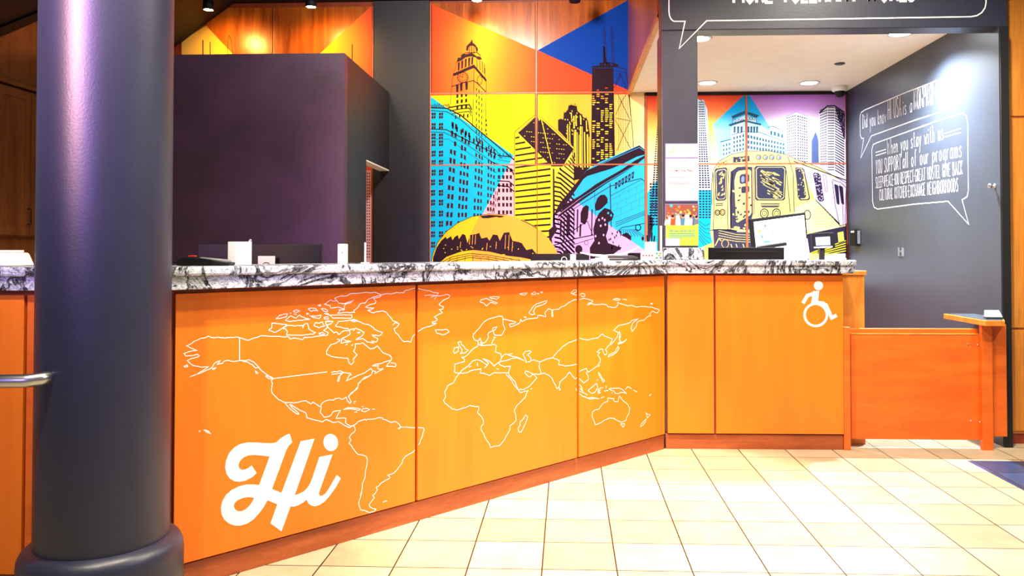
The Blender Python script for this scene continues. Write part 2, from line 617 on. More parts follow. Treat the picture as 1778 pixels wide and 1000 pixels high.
# ------------------------------------------------------------------ shell
def struct(mb, name, parent=None):
    return mb.done(name, parent, kind=None if parent else 'structure')


m = MB(); m.wbox(-6, 6.5, .2, 8.6, -.1, 0, 'floor_tiles'); struct(m, 'floor')
m = MB(); m.wbox(-6, 6.5, -.5, 8.6, ZTOP, ZTOP + .1, 'black_paint'); struct(m, 'ceiling')
m = MB(); m.wbox(-5.2, 3.2, YB, YB + .15, 0, ZTOP, 'stile_wood'); WALLB = struct(m, 'wall_back')

# alcove: header, pillar, side wall, ceiling, timber bulkhead
xh0 = on_y(1149, 300, YH).x
xp1 = on_y(1212, 300, YH).x
zh = on_y(1230, 52, YH).z
m = MB()
m.wbox(xh0, XR + .06, YH, YH + .16, zh, ZTOP, 'slate_paint', .006)
HEAD = struct(m, 'wall_header')
m = MB(); m.wbox(xh0, xp1, YH, YH + .26, 0, zh, 'slate_paint', .006); PIL = struct(m, 'wall_pillar')
m = MB(); m.wbox(XR, XR + .06, YH, YB, 0, zh, 'wall_slate')
m.wbox(XR, XR + .06, YH + .16, YB, zh, ZC, 'wall_slate')
m.wbox(XR + .004, XR + .058, YH - .012, YH, 0, zh - .0, 'black_paint')
WALLR = struct(m, 'wall_alcove')
xb = on_y(1095, 160, YB).x
m = MB(); m.wbox(xb, XR, YH + .16, YB, ZC, ZC + .05, 'cream_ceiling'); struct(m, 'ceiling_alcove')
m = MB()
m.wbox(xb - .03, xb, YH + .17, YB - .03, ZC - .012, ZTOP, 'bulkhead_wood')
m.wbox(xb - .036, xb + .004, YH + .17, YB - .03, ZC - .034, ZC + .012, 'honey_wood', .003)
struct(m, 'wall_bulkhead')

# hostel-timber wall right of the alcove
m = MB()
yw = 5.53
m.wbox(XR + .062, 4.6, yw, yw + .3, .07, ZTOP, 'honey_wood')
xi = on_y(1750, 300, yw).x
zA = on_y(1755, 204, yw).z
zB = on_y(1755, 571, yw).z
for z0, z1 in ((.09, zB - .008), (zB + .008, zA - .008), (zA + .008, on_y(1755, 2, yw).z), (on_y(1755, 2, yw).z + .016, ZTOP)):
    m.wbox(xi, 4.6, yw - .012, yw, z0, z1, 'honey_wood', .003)
m.wbox(XR + .062, xi - .012, yw - .006, yw, .07, ZTOP, 'honey_wood', .002)
m.wbox(XR + .062, 4.6, yw + .01, yw + .3, 0, .07, 'stile_wood')
struct(m, 'wall_right')

# dark office box left of the mural
xo = on_y(678, 155, YB).x
yo = on_x(598, 92, xo).y
zo = on_y(598, 92, yo).z
yd = on_x(636, 300, xo).y
zl = on_y(676, 296, YB).z
m = MB()
m.wbox(-4.28, xo, yo, yo + .1, 0, zo, 'purple_paint')
m.wbox(xo - .1, xo, yo + .1, yd, 0, zo, 'pilaster_paint')
m.wbox(xo - .1, xo, yd, YB - .002, zl, zo, 'pilaster_paint')
m.wbox(xo - .1, xo - .0, yd, YB - .002, zl - .012, zl, 'cream_ceiling')
struct(m, 'wall_office')
# dark pilaster between the two groups of boards
p0, p1 = on_y(648.5, 300, YB - .06).x, on_y(744.5, 300, YB - .06).x
m = MB(); m.wbox(p0, p1, YB - .06, YB - .001, 0, ZTOP - .01, 'pilaster_paint'); struct(m, 'wall_pilaster')

# sloping black soffit at the far left
q0, q1 = on_y(300, 84, YM), on_y(390, 18, YM)
k = (q1.z - q0.z) / (q1.x - q0.x)
xl = -4.5
m = MB()
m.prism([Vector((xl, 7.2, q0.z + k * (xl - q0.x))), Vector((q1.x, 7.2, q1.z)), Vector((q1.x + .1, 7.2, ZTOP)), Vector((xl, 7.2, ZTOP))], Vector((0, YB - .026 - 7.2, 0)), 'black_paint')
struct(m, 'ceiling_soffit')

# timber-lined left wall with sloping top
XL = -4.3
FLW = Frame((XL, 0), (0, 1))
a, b = on_x(0, 60, XL), on_x(57, 36, XL)
kk = (b.z - a.z) / (b.y - a.y)
y0, y1 = 5.2, 6.9
m = MB()
m.prism([Vector((XL, y0, 0)), Vector((XL, y1, 0)), Vector((XL, y1, a.z + kk * (y1 - a.y))), Vector((XL, y0, a.z + kk * (y0 - a.y)))], Vector((-.1, 0, 0)), 'cabinet_wood')
struct(m, 'wall_left')
m = MB()
m.prism([Vector((XL + .05, y, a.z + kk * (y - a.y) + o)) for y, o in ((y0, 0), (y1, 0), (y1, .07), (y0, .07))], Vector((-.2, 0, 0)), 'black_plastic')
m.prism([Vector((XL + .02, y, a.z + kk * (y - a.y) + o)) for y, o in ((y0, .07), (y1, .07), (y1, 1.2), (y0, 1.2))], Vector((-.12, 0, 0)), 'black_paint')
struct(m, 'trim_1')
# wall cabinets on it
zc0, zc1 = on_x(30, 411, XL + .06).z, on_x(30, 152, XL + .06).z
root = thing('wall_cabinet', (XL + .03, 6.05, zc0), 'brown wooden wall cabinet with framed doors left of the round column', 'cabinet')
m = MB(); m.wbox(XL + .001, XL + .04, 5.25, 6.85, zc0, zc1, 'cabinet_wood', .003)
m.wbox(XL + .001, XL + .07, 5.25, 6.85, zc1 + .012, zc1 + .04, 'cabinet_wood', .004)
m.wbox(XL + .001, XL + .03, 5.25, 6.85, zc1, zc1 + .012, 'dark_gap')
m.done('carcass', root)
ydv = on_x(44, 300, XL + .06).y
for ya, yb in ((5.3, 5.79), (5.8, ydv + .06), (ydv + .07, 6.83)):
    m = MB()
    f = Frame((XL + .041, 0), (0, 1))
    w = .055
    m.box(f, ya, yb, zc0 + .01, zc0 + .01 + w * 1.4, 0, .02, 'cabinet_wood', .003)
    m.box(f, ya, yb, zc1 - .02 - w, zc1 - .02, 0, .02, 'cabinet_wood', .003)
    m.box(f, ya, ya + w, zc0 + .01 + w * 1.4, zc1 - .02 - w, 0, .02, 'cabinet_wood', .003)
    m.box(f, yb - w, yb, zc0 + .01 + w * 1.4, zc1 - .02 - w, 0, .02, 'cabinet_wood', .003)
    m.box(f, ya + w, yb - w, zc0 + .01 + w * 1.4, zc1 - .02 - w, 0, .008, 'cabinet_wood')
    d = m.done('door', root)
    h = MB()
    hz = zc0 + .10
    h.tube([f.P(yb - .03, hz, .02), f.P(yb - .03, hz, .05), f.P(yb - .03, hz + .12, .05), f.P(yb - .03, hz + .12, .02)], .005, 'dark_grey', 8)
    h.done('handle', d)

# ------------------------------------------------------------------ round column
cd_, ca_ = 3.15, math.radians(30.47)
CCX, CCY, CRAD = -cd_ * math.sin(ca_), cd_ * math.cos(ca_), .209
root = thing('round_column', (CCX, CCY, 0), 'thick round slate-blue painted column in front of the orange desk', 'column')
m = MB(); m.lathe((CCX, CCY, 0), [(CRAD, .30), (CRAD, 1.0), (CRAD, 2.0), (CRAD, 3.0), (CRAD, ZTOP - .005)], 'column_paint', 96); m.done('shaft', root)
m = MB()
m.lathe((CCX, CCY, 0), [(0, .001), (.256, .001), (.256, .25), (.253, .277), (.243, .297), (.228, .309), (CRAD - .004, .313)], 'column_paint', 96)
m.done('base', root)

# stainless handrail let into the column
p = []
fy = 2.40
e = on_y(96, 653, 2.51)
st = on_y(-160, 664, fy + .06)
p = [st, st.lerp(on_y(50, 661, fy + .06), .6), on_y(45, 661.5, fy + .065), on_y(70, 658.5, fy + .085), on_y(85, 655, fy + .115), Vector((on_y(93, 652, fy + .16).x, fy + .16, on_y(93, 652, fy + .16).z)),
     Vector((on_y(97, 650, 2.62).x, 2.62, on_y(97, 650, 2.62).z))]
root = thing('handrail', p[0] - Vector((0, 0, .03)), 'brushed stainless steel handrail running into the round column', 'handrail')
m = MB(); m.tube(p, .0215, 'steel', 24); m.done('rail', root)

# ------------------------------------------------------------------ angled reception desk
sL = FA.pix(300, 700, 0)[0]
root = thing('reception_desk', FA.P(LB / 2, 0, -.12), 'long orange panelled reception desk with world map and white greeting', 'desk')
m = MB()
m.box(FA, sL - .012, LB - .14, .1, ZA, -.25, -.001, 'stile_wood')
m.box(FA, LB - .139, LB - .006, .1, ZA, -.02, -.001, 'stile_wood')
m.done('carcass', root)
m = MB(); m.box(FA, sL + .02, LB - .012, 0, .094, -.1, 0, 'plinth_wood', .002); m.done('plinth', root)
seams = [(FA.pix(303.5, 700, .014)[0], FA.pix(721, 700, .014)[0]),
         (FA.pix(725.5, 700, .014)[0], FA.pix(1002, 650, .014)[0]),
         (FA.pix(1005, 650, .014)[0], LB - .022)]
panels = []
for i, (a, b) in enumerate(seams):
    m = MB()
    m.box(FA, a, b, .102, 1.134, 0, .014, 'orange_panel', .0015)
    panels.append(m.done('panel', root))
DESK = root

# accessible counter
sRend = FR.pix(1463, 600, 0)[0]
root = thing('accessible_counter', FR.P(sRend / 2, 0, -.05), 'short orange counter section with white wheelchair symbol', 'counter')
m = MB(); m.box(FR, .012, sRend, .1, ZA, -.1, -.001, 'stile_wood'); m.done('carcass', root)
m = MB(); m.box(FR, .005, sRend, 0, .096, -.08, 0, 'plinth_wood', .002); m.done('plinth', root)
for a, b in ((.016, FR.pix(1239.5, 600, .014)[0]), (FR.pix(1243, 600, .014)[0], sRend)):
    m = MB(); m.box(FR, a, b, .104, 1.137, 0, .014, 'orange_panel', .0015)
    lastp = m.done('panel', root)
SYM = lastp

# granite worktop, one run over both
w0 = FA.pix(291, 480, .09)[0]
w1 = FR.pix(1488, 452, .09)[0]


def plan(z, df, db, e=0.0, eb=.11):
    a = FA.P(w0, z, df)
    b = cross(FA, df, FR, df); b.z = z
    c = FR.P(w1 - e, z, df)
    d = FR.P(w1 - e, z, -eb)
    g = cross(FA, -db, FR, -eb); g.z = z
    h = FA.P(w0, z, -db)
    return [a, b, c, d, g, h]


root = thing('granite_worktop', cross(FA, 0, FR, 0) + Vector((0, 0, ZA)), 'white granite worktop with black veins along the long desk and counter', 'worktop')
m = MB(); m.prism(plan(ZS, .09, .30), Vector((0, 0, ZT - ZS)), 'granite', .009); m.done('slab', root)
m = MB(); m.prism(plan(ZA, .074, .28, .008, .10), Vector((0, 0, ZS - ZA - .0005)), 'granite', .002); m.done('apron', root)

# granite upstand at the pillar
m = MB()
a, b = on_y(1152, 440, YH - .05).x, on_y(1223, 440, YH - .05).x
zu = on_y(1190, 430, YH - .05).z
m.wbox(a, b, YH - .05, YH - .002, ZT + .0005, zu, 'granite', .003)
m.done('granite_upstand', label='small granite upstand block at the foot of the dark pillar', cat='upstand')

# desk left of the column
yl = 2.92
FL = Frame((0, yl), (1, 0))
xe = -1.89
xlp = on_y(44, 700, yl).x
root = thing('side_desk', (-2.4, yl + .1, 0), 'orange desk section to the left of the round column', 'desk')
m = MB(); m.box(FL, -3.2, xe, .1, ZA, -.3, -.001, 'stile_wood'); m.done('carcass', root)
m = MB(); m.box(FL, -3.2, xe, 0, .095, -.1, 0, 'plinth_wood', .002); m.done('plinth', root)
m = MB(); m.box(FL, -3.2, xlp, .102, 1.134, 0, .014, 'orange_panel', .0015); m.done('panel', root)
m = MB(); m.box(FL, xlp + .008, xe, .102, 1.134, 0, .008, 'orange_worn', .0015); m.done('stile', root)
root = thing('granite_worktop', (-2.4, yl, ZA), 'white granite worktop at left edge behind the round column', 'worktop')
m = MB(); m.box(FL, -3.2, xe, ZS, ZT, -.32, .05, 'granite', .009); m.done('slab', root)
m = MB(); m.box(FL, -3.2, xe - .01, ZA, ZS - .0005, -.3, .036, 'granite', .002); m.done('apron', root)

# staff work surface behind the desk, hidden below the worktop line
m = MB()
pts = [FA.P(.25, .72, -.31), FA.P(LB - .5, .72, -.31), Vector((.3, 6.0, .72)), Vector((-1.25, 6.0, .72)), Vector((-2.05, 4.4, .72)), Vector((-2.05, 3.75, .72))]
m.prism(pts, Vector((0, 0, .03)), 'cabinet_wood')
m.wbox(-2.0, -1.6, 4.0, 4.35, 0, .7195, 'cabinet_wood')
m.wbox(-.9, -.3, 5.5, 5.95, 0, .7195, 'cabinet_wood')
m.done('staff_worktop', label='low wooden staff work surface behind the long orange desk', cat='worktop')
m = MB()
m.wbox(.95, 2.2, 6.05, 6.75, .72, .75, 'cabinet_wood')
m.wbox(1.0, 1.06, 6.1, 6.7, 0, .7195, 'cabinet_wood')
m.wbox(2.1, 2.16, 6.1, 6.7, 0, .7195, 'cabinet_wood')
m.done('staff_table', label='low wooden staff table inside the alcove behind the counter', cat='table')
STAFF = .75

# ------------------------------------------------------------------ end cabinet, gate, post, ledge
yc = 5.48
xa, xb2 = on_y(1464, 520, 5.4).x, on_y(1501, 520, yc).x
zt = on_y(1480, 470, yc).z
root = thing('end_cabinet', ((xa + xb2) / 2, yc + .3, 0), 'narrow honey wood cabinet end beside the counter behind the gate', 'cabinet')
m = MB(); m.wbox(xa, xb2, yc, yc + .45, 0, zt - .03, 'honey_wood', .002); m.done('body', root)
m = MB(); m.wbox(xa, xb2 + .012, yc - .012, yc + .45, zt - .0295, zt, 'honey_wood', .003); m.done('top', root)

m = MB()
f = FR
a, b = FR.pix(1463.5, 700, .012)[0], FR.pix(1477, 700, .012)[0]
zg = FR.pix(1470, 568, .012)[1]
m.box(f, max(a, sRend) + .002, b, 0, zg, -.06, .012, 'orange_worn', .003)
m.done('gate_post', label='short orange post at the right end of the counter hinging the gate', cat='post')

yg = 5.38
xg0, xg1 = on_y(1478, 650, yg).x, on_y(1704, 650, yg).x
zg0, zg1 = on_y(1590, 763, yg).z, on_y(1590, 581, yg).z
ztr = on_y(1590, 570, yg + .05).z
FG = Frame((0, yg), (1, 0))
root = thing('half_gate', ((xg0 + xg1) / 2, yg + .03, zg0), 'worn low orange swing gate between counter and wall ledge', 'gate')
m = MB(); m.wbox(xg0, xg1, yg, yg + .022, zg0, zg1, 'orange_worn', .002); m.done('panel', root)
m = MB(); m.wbox(xg0 - .004, xg1 - .006, yg + .0225, yg + .06, ztr - .08, ztr, 'orange_worn', .003); m.done('top_rail', root)
m = MB(); m.wbox(xg0, xg1, yg - .003, yg + .0222, zg1 + .0005, zg1 + .006, 'honey_wood', .001); m.done('edge_strip', root)
for px, py in ((1681, 598), (1698, 599), (1704 - 1.5, 649), (1702, 680), (1704 - 1.5, 701), (1686, 731), (1702, 733), (1703, 690)):
    q = on_y(px, py, yg)
    m = MB(); m.lathe((q.x, yg + .0005, q.z), [(0, .004), (.004, .0035), (.0065, .001), (.0065, 0)], 'screw_steel', 14, axis=(0, -1, 0)); m.done('screw', root)

ys = 5.24
xs0 = on_y(1711, 559, ys).x
zs = on_y(1711, 557, ys).z
ysb = on_x(1638, 543, xs0).y
xs1 = XR - .002
root = thing('wall_ledge', (xs0 + .1, 5.5, 0), 'small ledge with wooden edge and orange support beside the gate', 'ledge')
m = MB()
m.prism([Vector((xs0, ys, zs - .034)), Vector((on_y(1745, 560, ys).x, ys, zs - .034)), Vector((on_y(1743, 560, YH - .016).x - .002, YH - .016, zs - .034)), Vector((xs1, YH - .016, zs - .034)),
         Vector((xs1, ysb, zs - .034)), Vector((xs0, ysb, zs - .034))], Vector((0, 0, .034)), 'honey_wood', .002)
m.done('top', root)
m = MB()
m.prism([Vector((xs0 + .02, ys + .02, zs)), Vector((on_y(1745, 560, ys).x - .01, ys + .02, zs)), Vector((xs1 - .002, YH - .02, zs)), Vector((xs1 - .002, ysb - .02, zs)), Vector((xs0 + .02, ysb - .02, zs))],
        Vector((0, 0, .003)), 'wall_slate')
m.done('inlay', root, label='slate-blue laminate inlay')
yp = 5.343
xp0, xp1_ = on_y(1706, 700, yp).x, on_y(1724.5, 700, yp).x
m = MB(); m.wbox(xp0, xp1_, yp, yp + .035, 0, zs - .0345, 'orange_worn', .002); m.done('post', root)
m = MB(); m.wbox(xp0 + .02, XR - .004, yp + .0355, yp + .055, on_y(1730, 757, yp + .05).z, zs - .0345, 'orange_worn', .002); m.done('apron_panel', root)
LEDGE_Z = zs + .003

# ------------------------------------------------------------------ alcove ceiling fittings
spots = [(1214, 66), (1563, 57), (1228, 143), (1405, 143)]
dl_lab = ['lit recessed downlight at front left of alcove ceiling by the pillar', 'lit recessed downlight at front right of alcove ceiling above the chalk lettering',
          'lit recessed downlight at back left of alcove ceiling above the train mural', 'lit recessed downlight at back right of alcove ceiling near the camera dome']
DL = []
for (px, py), lb in zip(spots, dl_lab):
    q = on_floor(px, py, ZC)
    DL.append(q)
    root = thing('recessed_downlight', (q.x, q.y, ZC - .012), lb, 'ceiling light', 'recessed downlights in the alcove ceiling')
    m = MB(); m.lathe((q.x, q.y, ZC), [(.078, -.001), (.1, -.002), (.103, -.006), (.096, -.012), (.078, -.009)], 'white_plastic', 40); m.done('trim_ring', root)
    m = MB(); m.lathe((q.x, q.y, ZC), [(0, -.009), (.05, -.0105), (.078, -.008), (.078, -.002)], 'lamp_cool', 40); m.done('lens', root)
q = on_floor(1458, 110, ZC)
m = MB(); m.lathe((q.x, q.y, ZC), [(.045, -.001), (.045, -.006), (.03, -.012), (0, -.014)], 'dark_grey', 28)
m.done('ceiling_sensor', label='small dark round sensor in the alcove ceiling', cat='sensor')
q = on_floor(1458, 150, ZC)
q = Vector((min(q.x, XR - .085), q.y, 0))
root = thing('dome_camera', (q.x, q.y, ZC - .11), 'white dome security camera in the alcove ceiling corner', 'camera')
m = MB(); m.lathe((q.x, q.y, ZC), [(0, 0), (.072, 0), (.076, -.02), (.074, -.045), (.055, -.052), (0, -.052)], 'white_plastic', 36); m.done('housing', root)
m = MB(); m.lathe((q.x, q.y, ZC), [(.052, -.0525), (.05, -.075), (.036, -.098), (.018, -.108), (0, -.11)], 'black_plastic', 36); m.done('dome', root)

# ------------------------------------------------------------------ warm track spots
TS = []
for px, py, on, lb in ((362, 17, 1, 'lit black ceiling spotlight nearest the round column'), (540, 12, 1, 'lit black ceiling spotlight above the dark office box'),
                       (828, 1, 1, 'lit black ceiling spotlight above the clock tower mural'), (998, 3, 0, 'unlit black ceiling spotlight above the blue mural triangle')):
    q = on_y(px, py, 7.72)
    TS.append((q, on))
    root = thing('ceiling_spotlight', (q.x, q.y, q.z - .02), lb, 'spotlight', 'spotlights above the mural')
    m = MB(); m.lathe((q.x, q.y, q.z), [(0, .1), (.035, .1), (.05, .085), (.055, .0), (.05, -.004), (.046, .002)], 'black_plastic', 28); m.done('housing', root)
    m = MB(); m.lathe((q.x, q.y, q.z), [(0, .0), (.046, .0), (.046, .006)], 'lamp_warm' if on else 'black_plastic', 28); m.done('lens', root)
    m = MB(); m.tube([(q.x, q.y, q.z + .1), (q.x, q.y, ZTOP - .001)], .012, 'black_plastic', 12); m.done('stem', root)
# ------------------------------------------------------------------ printed skyline boards on the back wall
ART = []          # (layer, material, polygon in wall coordinates (x, z))
rm = random.Random(11)


def W(px, py):
    return FB.pix(px, py, 0)


def S(layer, mat, pts):
    """closed shape; pts flat list or list of pairs"""
    if not isinstance(pts[0], (tuple, list)):
        pts = [(pts[i], pts[i + 1]) for i in range(0, len(pts), 2)]
    ART.append((layer, mat, [W(x, y) for x, y in pts]))


def Z(ox, oy, flat, k=5.0):
    return [(ox + flat[i] / k, oy + flat[i + 1] / k) for i in range(0, len(flat), 2)]


def LN(layer, mat, pts, w):
    """ink line of w pixels"""
    if not isinstance(pts[0], (tuple, list)):
        pts = [(pts[i], pts[i + 1]) for i in range(0, len(pts), 2)]
    for (x0, y0), (x1, y1) in zip(pts, pts[1:]):
        L = math.hypot(x1 - x0, y1 - y0)
        if L < .01:
            continue
        nx, ny = -(y1 - y0) / L * w / 2, (x1 - x0) / L * w / 2
        ex, ey = (x1 - x0) / L * w * .3, (y1 - y0) / L * w * .3
        S(layer, mat, [(x0 + nx - ex, y0 + ny - ey), (x1 + nx + ex, y1 + ny + ey), (x1 - nx + ex, y1 - ny + ey), (x0 - nx - ex, y0 - ny - ey)])


def GRID(layer, mat, quad, cols, rows, fw=.6, fh=.6, drop=0.0, jit=.06, groups=None):
    """windows on a facade: quad = top-left, top-right, bottom-right, bottom-left"""
    (ax, ay), (bx, by), (cx, cy), (dx, dy) = quad

    def q(u, v):
        return ((ax * (1 - u) + bx * u) * (1 - v) + (dx * (1 - u) + cx * u) * v, (ay * (1 - u) + by * u) * (1 - v) + (dy * (1 - u) + cy * u) * v)
    us = groups or [((i + .5 - fw / 2) / cols, (i + .5 + fw / 2) / cols) for i in range(cols)]
    for j in range(rows):
        for u0, u1 in us:
            if rm.random() < drop:
                continue
            e = [rm.uniform(-jit, jit) / rows for _ in range(4)]
            v0, v1 = (j + .5 - fh / 2) / rows, (j + .5 + fh / 2) / rows
            S(layer, mat, [q(u0, v0 + e[0]), q(u1, v0 + e[1]), q(u1, v1 + e[2]), q(u0, v1 + e[3])])


def ELL(layer, mat, cx, cy, rx, ry, n=20, a0=0, a1=2 * PI):
    S(layer, mat, [(cx + rx * math.cos(a0 + (a1 - a0) * i / n), cy + ry * math.sin(a0 + (a1 - a0) * i / n)) for i in range(n)])


def RING(layer, mat, cx, cy, rx, ry, w, n=24):
    LN(layer, mat, [(cx + rx * math.cos(2 * PI * i / n), cy + ry * math.sin(2 * PI * i / n)) for i in range(n + 1)], w)


xa_ = lambda p: W(p, 200)[0]
ramp_x('sky_orange', xa_(746), xa_(930), [(0, (242, 70, 34)), (.3, (248, 104, 36)), (.5, (250, 150, 32)), (.75, (248, 112, 40)), (1, (238, 84, 40))])  # printed orange; the yellower middle has the spotlight's glow painted in
ramp_x('sky_yellow', xa_(746), xa_(1120), [(0, (242, 200, 24)), (.22, (222, 222, 8)), (.38, (222, 224, 8)), (.5, (242, 190, 16)), (.62, (240, 172, 44)), (.85, (240, 188, 74)), (1, (238, 226, 160))])
ramp_x('tower_face', xa_(893), xa_(1010), [(0, (232, 224, 24)), (.5, (240, 214, 40)), (1, (242, 212, 84))])
ramp_z('sky_sunset', W(1180, 300)[1], W(1180, 166)[1], [(0, (236, 228, 170)), (.35, (240, 224, 130)), (.6, (244, 180, 80)), (.85, (238, 110, 60)), (1, (226, 72, 48))])
ramp_z('sky_violet', W(1380, 300)[1], W(1380, 166)[1], [(0, (240, 236, 244)), (.6, (232, 214, 240)), (.85, (196, 140, 208)), (1, (164, 98, 186))])  # printed violet; the fade to white has the downlights' scallop painted in
ramp_x('sky_left', W(313, 60)[0], W(400, 60)[0], [(0, (214, 170, 96)), (1, (240, 190, 50))])
ramp_x('sky_left_orange', W(561, 90)[0], W(645, 60)[0], [(0, (248, 180, 20)), (.5, (248, 128, 40)), (1, (238, 80, 44))])
ramp_z('roof_blue', W(1290, 226)[1], W(1290, 166)[1], [(0, (130, 214, 240)), (.5, (20, 170, 226)), (1, (0, 140, 214))])

# --- colour fields, left group
S(0, 'sky_orange', [(740, 4), (748, 7), (931, 87), (931, 163), (740, 166)])
S(0, 'm_red', [(932, 87), (1027, 128.5), (1095, 158), (1095, 164), (932, 164)])
S(1, 'm_blue', [(933.5, 87.5), (1096, -3), (1096, 158.5), (1027, 129.5)])
S(0, 'sky_left', [(313, 110), (313, 73), (358, 44.5), (410, 100), (410, 112)])
S(0, 'sky_left_orange', [(548, 100), (644, 11), (660, -5), (660, 300), (548, 300)])
for x, y0, w in ((352.5, 70, 1.8), (365, 73, 1.4), (611.5, 77, 1.6)):
    LN(2, 'ink', [(x, y0), (x, 112)], w)
LN(2, 'ink', [(395, 100), (396, 68), (398, 61), (401, 68), (405, 97)], .8)

# --- clock tower
T = lambda f: Z(740, 0, f)
S(3, 'ink', T([232, 640, 415, 560, 525, 690, 522, 715, 415, 590, 240, 662]))
S(3, 'ink', T([262, 545, 275, 500, 300, 500, 305, 475, 330, 462, 345, 470, 400, 460, 440, 490, 470, 490, 485, 515, 455, 520, 430, 500, 390, 490, 340, 500, 310, 525, 285, 535]))
for x, y0, y1 in ((275, 545, 615), (305, 530, 600), (335, 515, 590), (365, 505, 580), (392, 500, 565)):
    S(3, 'ink', T([x, y0, x + 18, y0 - 8, x + 14, y1 - 8, x, y1]))
for x, y0, y1 in ((440, 510, 590), (465, 520, 610), (488, 535, 630), (505, 560, 640)):
    LN(3, 'ink', T([x, y0, x + 2, y1]), 1.2)
S(3, 'ink', T([345, 435, 350, 400, 375, 375, 400, 345, 405, 372, 425, 385, 450, 420, 450, 445, 435, 450, 425, 410, 395, 395, 370, 410, 362, 445]))
LN(3, 'ink', T([395, 345, 395, 470]), 1.0)
for x in (375, 395, 415):
    LN(3, 'ink', T([x, 410, x, 465]), 1.4)
LN(3, 'ink', T([340, 460, 440, 455, 470, 480]), 1.5)
LN(3, 'ink', T([262, 545, 255, 600, 235, 640, 220, 760, 212, 905]), .9)
LN(3, 'ink', T([415, 590, 412, 800, 400, 1100]), 1.0)
LN(3, 'ink', T([522, 700, 520, 830, 513, 1200]), .9)
LN(3, 'ink', T([510, 590, 512, 690]), .8)
RING(3, 'ink', 803.5, 134.5, 9.2, 9.2, 1.2)
RING(3, 'ink', 803.5, 134.5, 6.2, 6.2, .6)
for i in range(12):
    a = i * PI / 6
    LN(3, 'ink', [(803.5 + 6 * math.cos(a), 134.5 + 6 * math.sin(a)), (803.5 + 9 * math.cos(a), 134.5 + 9 * math.sin(a))], .9)
LN(4, 'ink', [(803.5, 134.5), (803, 128.5)], 1.0); LN(4, 'ink', [(803.5, 134.5), (799, 132)], 1.0)
RING(3, 'ink', 833, 139, 4.5, 8, .9)
for i in range(8):
    a = i * PI / 4
    LN(3, 'ink', [(833 + 2.5 * math.cos(a), 139 + 5 * math.sin(a)), (833 + 4.4 * math.cos(a), 139 + 8 * math.sin(a))], .7)
LN(3, 'ink', T([222, 752, 300, 725, 410, 700, 440, 720, 520, 800]), 1.6)
for x, y in ((258, 742), (292, 732), (338, 722)):
    S(3, 'ink', T([x, y, x + 25, y - 8, x + 22, y + 55, x + 4, y + 62]))
for r in range(3):
    for x in (262, 300, 338):
        y = 815 + r * 50 + (300 - x) * .14
        S(3, 'ink', T([x, y, x + 18, y - 6, x + 18, y + 26, x, y + 32]))
for r in range(9):
    for j, x in enumerate((432, 455, 478)):
        y = 760 + r * 52 + j * 16
        S(3, 'ink', T([x, y, x + 9, y + 7, x + 8, y + 34, x, y + 28]))
for k_ in range(3):
    LN(3, 'ink', T([195 + k_ * 12, 935 + k_ * 28, 300, 915 + k_ * 30, 375, 908 + k_ * 30, 395, 950 + k_ * 30]), 2.2 - k_ * .4)
for x, y in ((250, 960), (285, 950), (320, 945), (355, 948)):
    S(3, 'ink', T([x, y + 45, x + 14, y + 40, x + 12, y + 70, x, y + 76]))
for x, y in ((516, 280), (520, 320), (515, 365), (522, 400)):
    S(3, 'ink', Z(740, 150, [x, y, x + 10, y + 12, x + 8, y + 30, x - 2, y + 20]))

# --- cyan block and pink corner building
S(2, 'm_cyan', [(740, 162), (746, 166.5), (892, 270), (885, 284), (838, 372), (838, 400), (740, 400), (740, 470), (740, 460), (800, 460), (800, 380), (838, 372)][:6] + [(838, 470), (740, 470)])
S(1, 'm_pink', [(893, 268), (893, 380), (830, 380), (836, 372), (885, 284)])
for pts, w in (([747, 187, 776, 188, 800, 200, 892, 277], 2.2), ([747, 192, 776, 194, 800, 208, 862, 262, 870, 275], 1.2), ([747, 224, 775, 225, 800, 238, 862, 268], 1.6),
               ([747, 229, 772, 230, 812, 252, 860, 285], 1.0), ([747, 241, 780, 242, 862, 300], .7)):
    LN(4, 'ink', pts, w)
for i in range(14):
    x = 748 + i * 2.4
    LN(4, 'ink', [(x, 181 + rm.uniform(-1, 2)), (x + 1.5, 185 + rm.uniform(0, 3))], 1.2)
yrow = [196, 214, 232, 244, 262, 278, 295, 312, 330, 347, 366, 384, 402, 420]
for y in yrow:
    for x, w in ((749.5 if y < 300 else 748.5, 7), (762, 7.5)):
        S(4, 'ink_red', [(x, y), (x + w, y - .5), (x + w - .3, y + 9.5), (x, y + 10)])
        LN(5, 'm_cyan', [(x - .5, y + 5), (x + w + .5, y + 4.8)], .9)
        LN(5, 'm_cyan', [(x + w * .55, y - .5), (x + w * .5, y + 10)], .5)
# receding face: five window groups
GR = [(.03, .075), (.10, .145), (.24, .28), (.305, .345), (.37, .41), (.53, .565), (.595, .63), (.65, .68), (.78, .81), (.835, .865), (.89, .92)]
GRID(4, 'ink_red', [(782, 205), (866, 262), (866, 402), (770, 412)], 5, 13, fh=.55, groups=GR, drop=.02)
for i in range(11):
    x = 785 + i * 7.3
    y = 214 + i * 5.0
    S(4, 'ink', [(x, y), (x + 3, y + 2), (x + 2.4, y + 11), (x - .4, y + 9)])
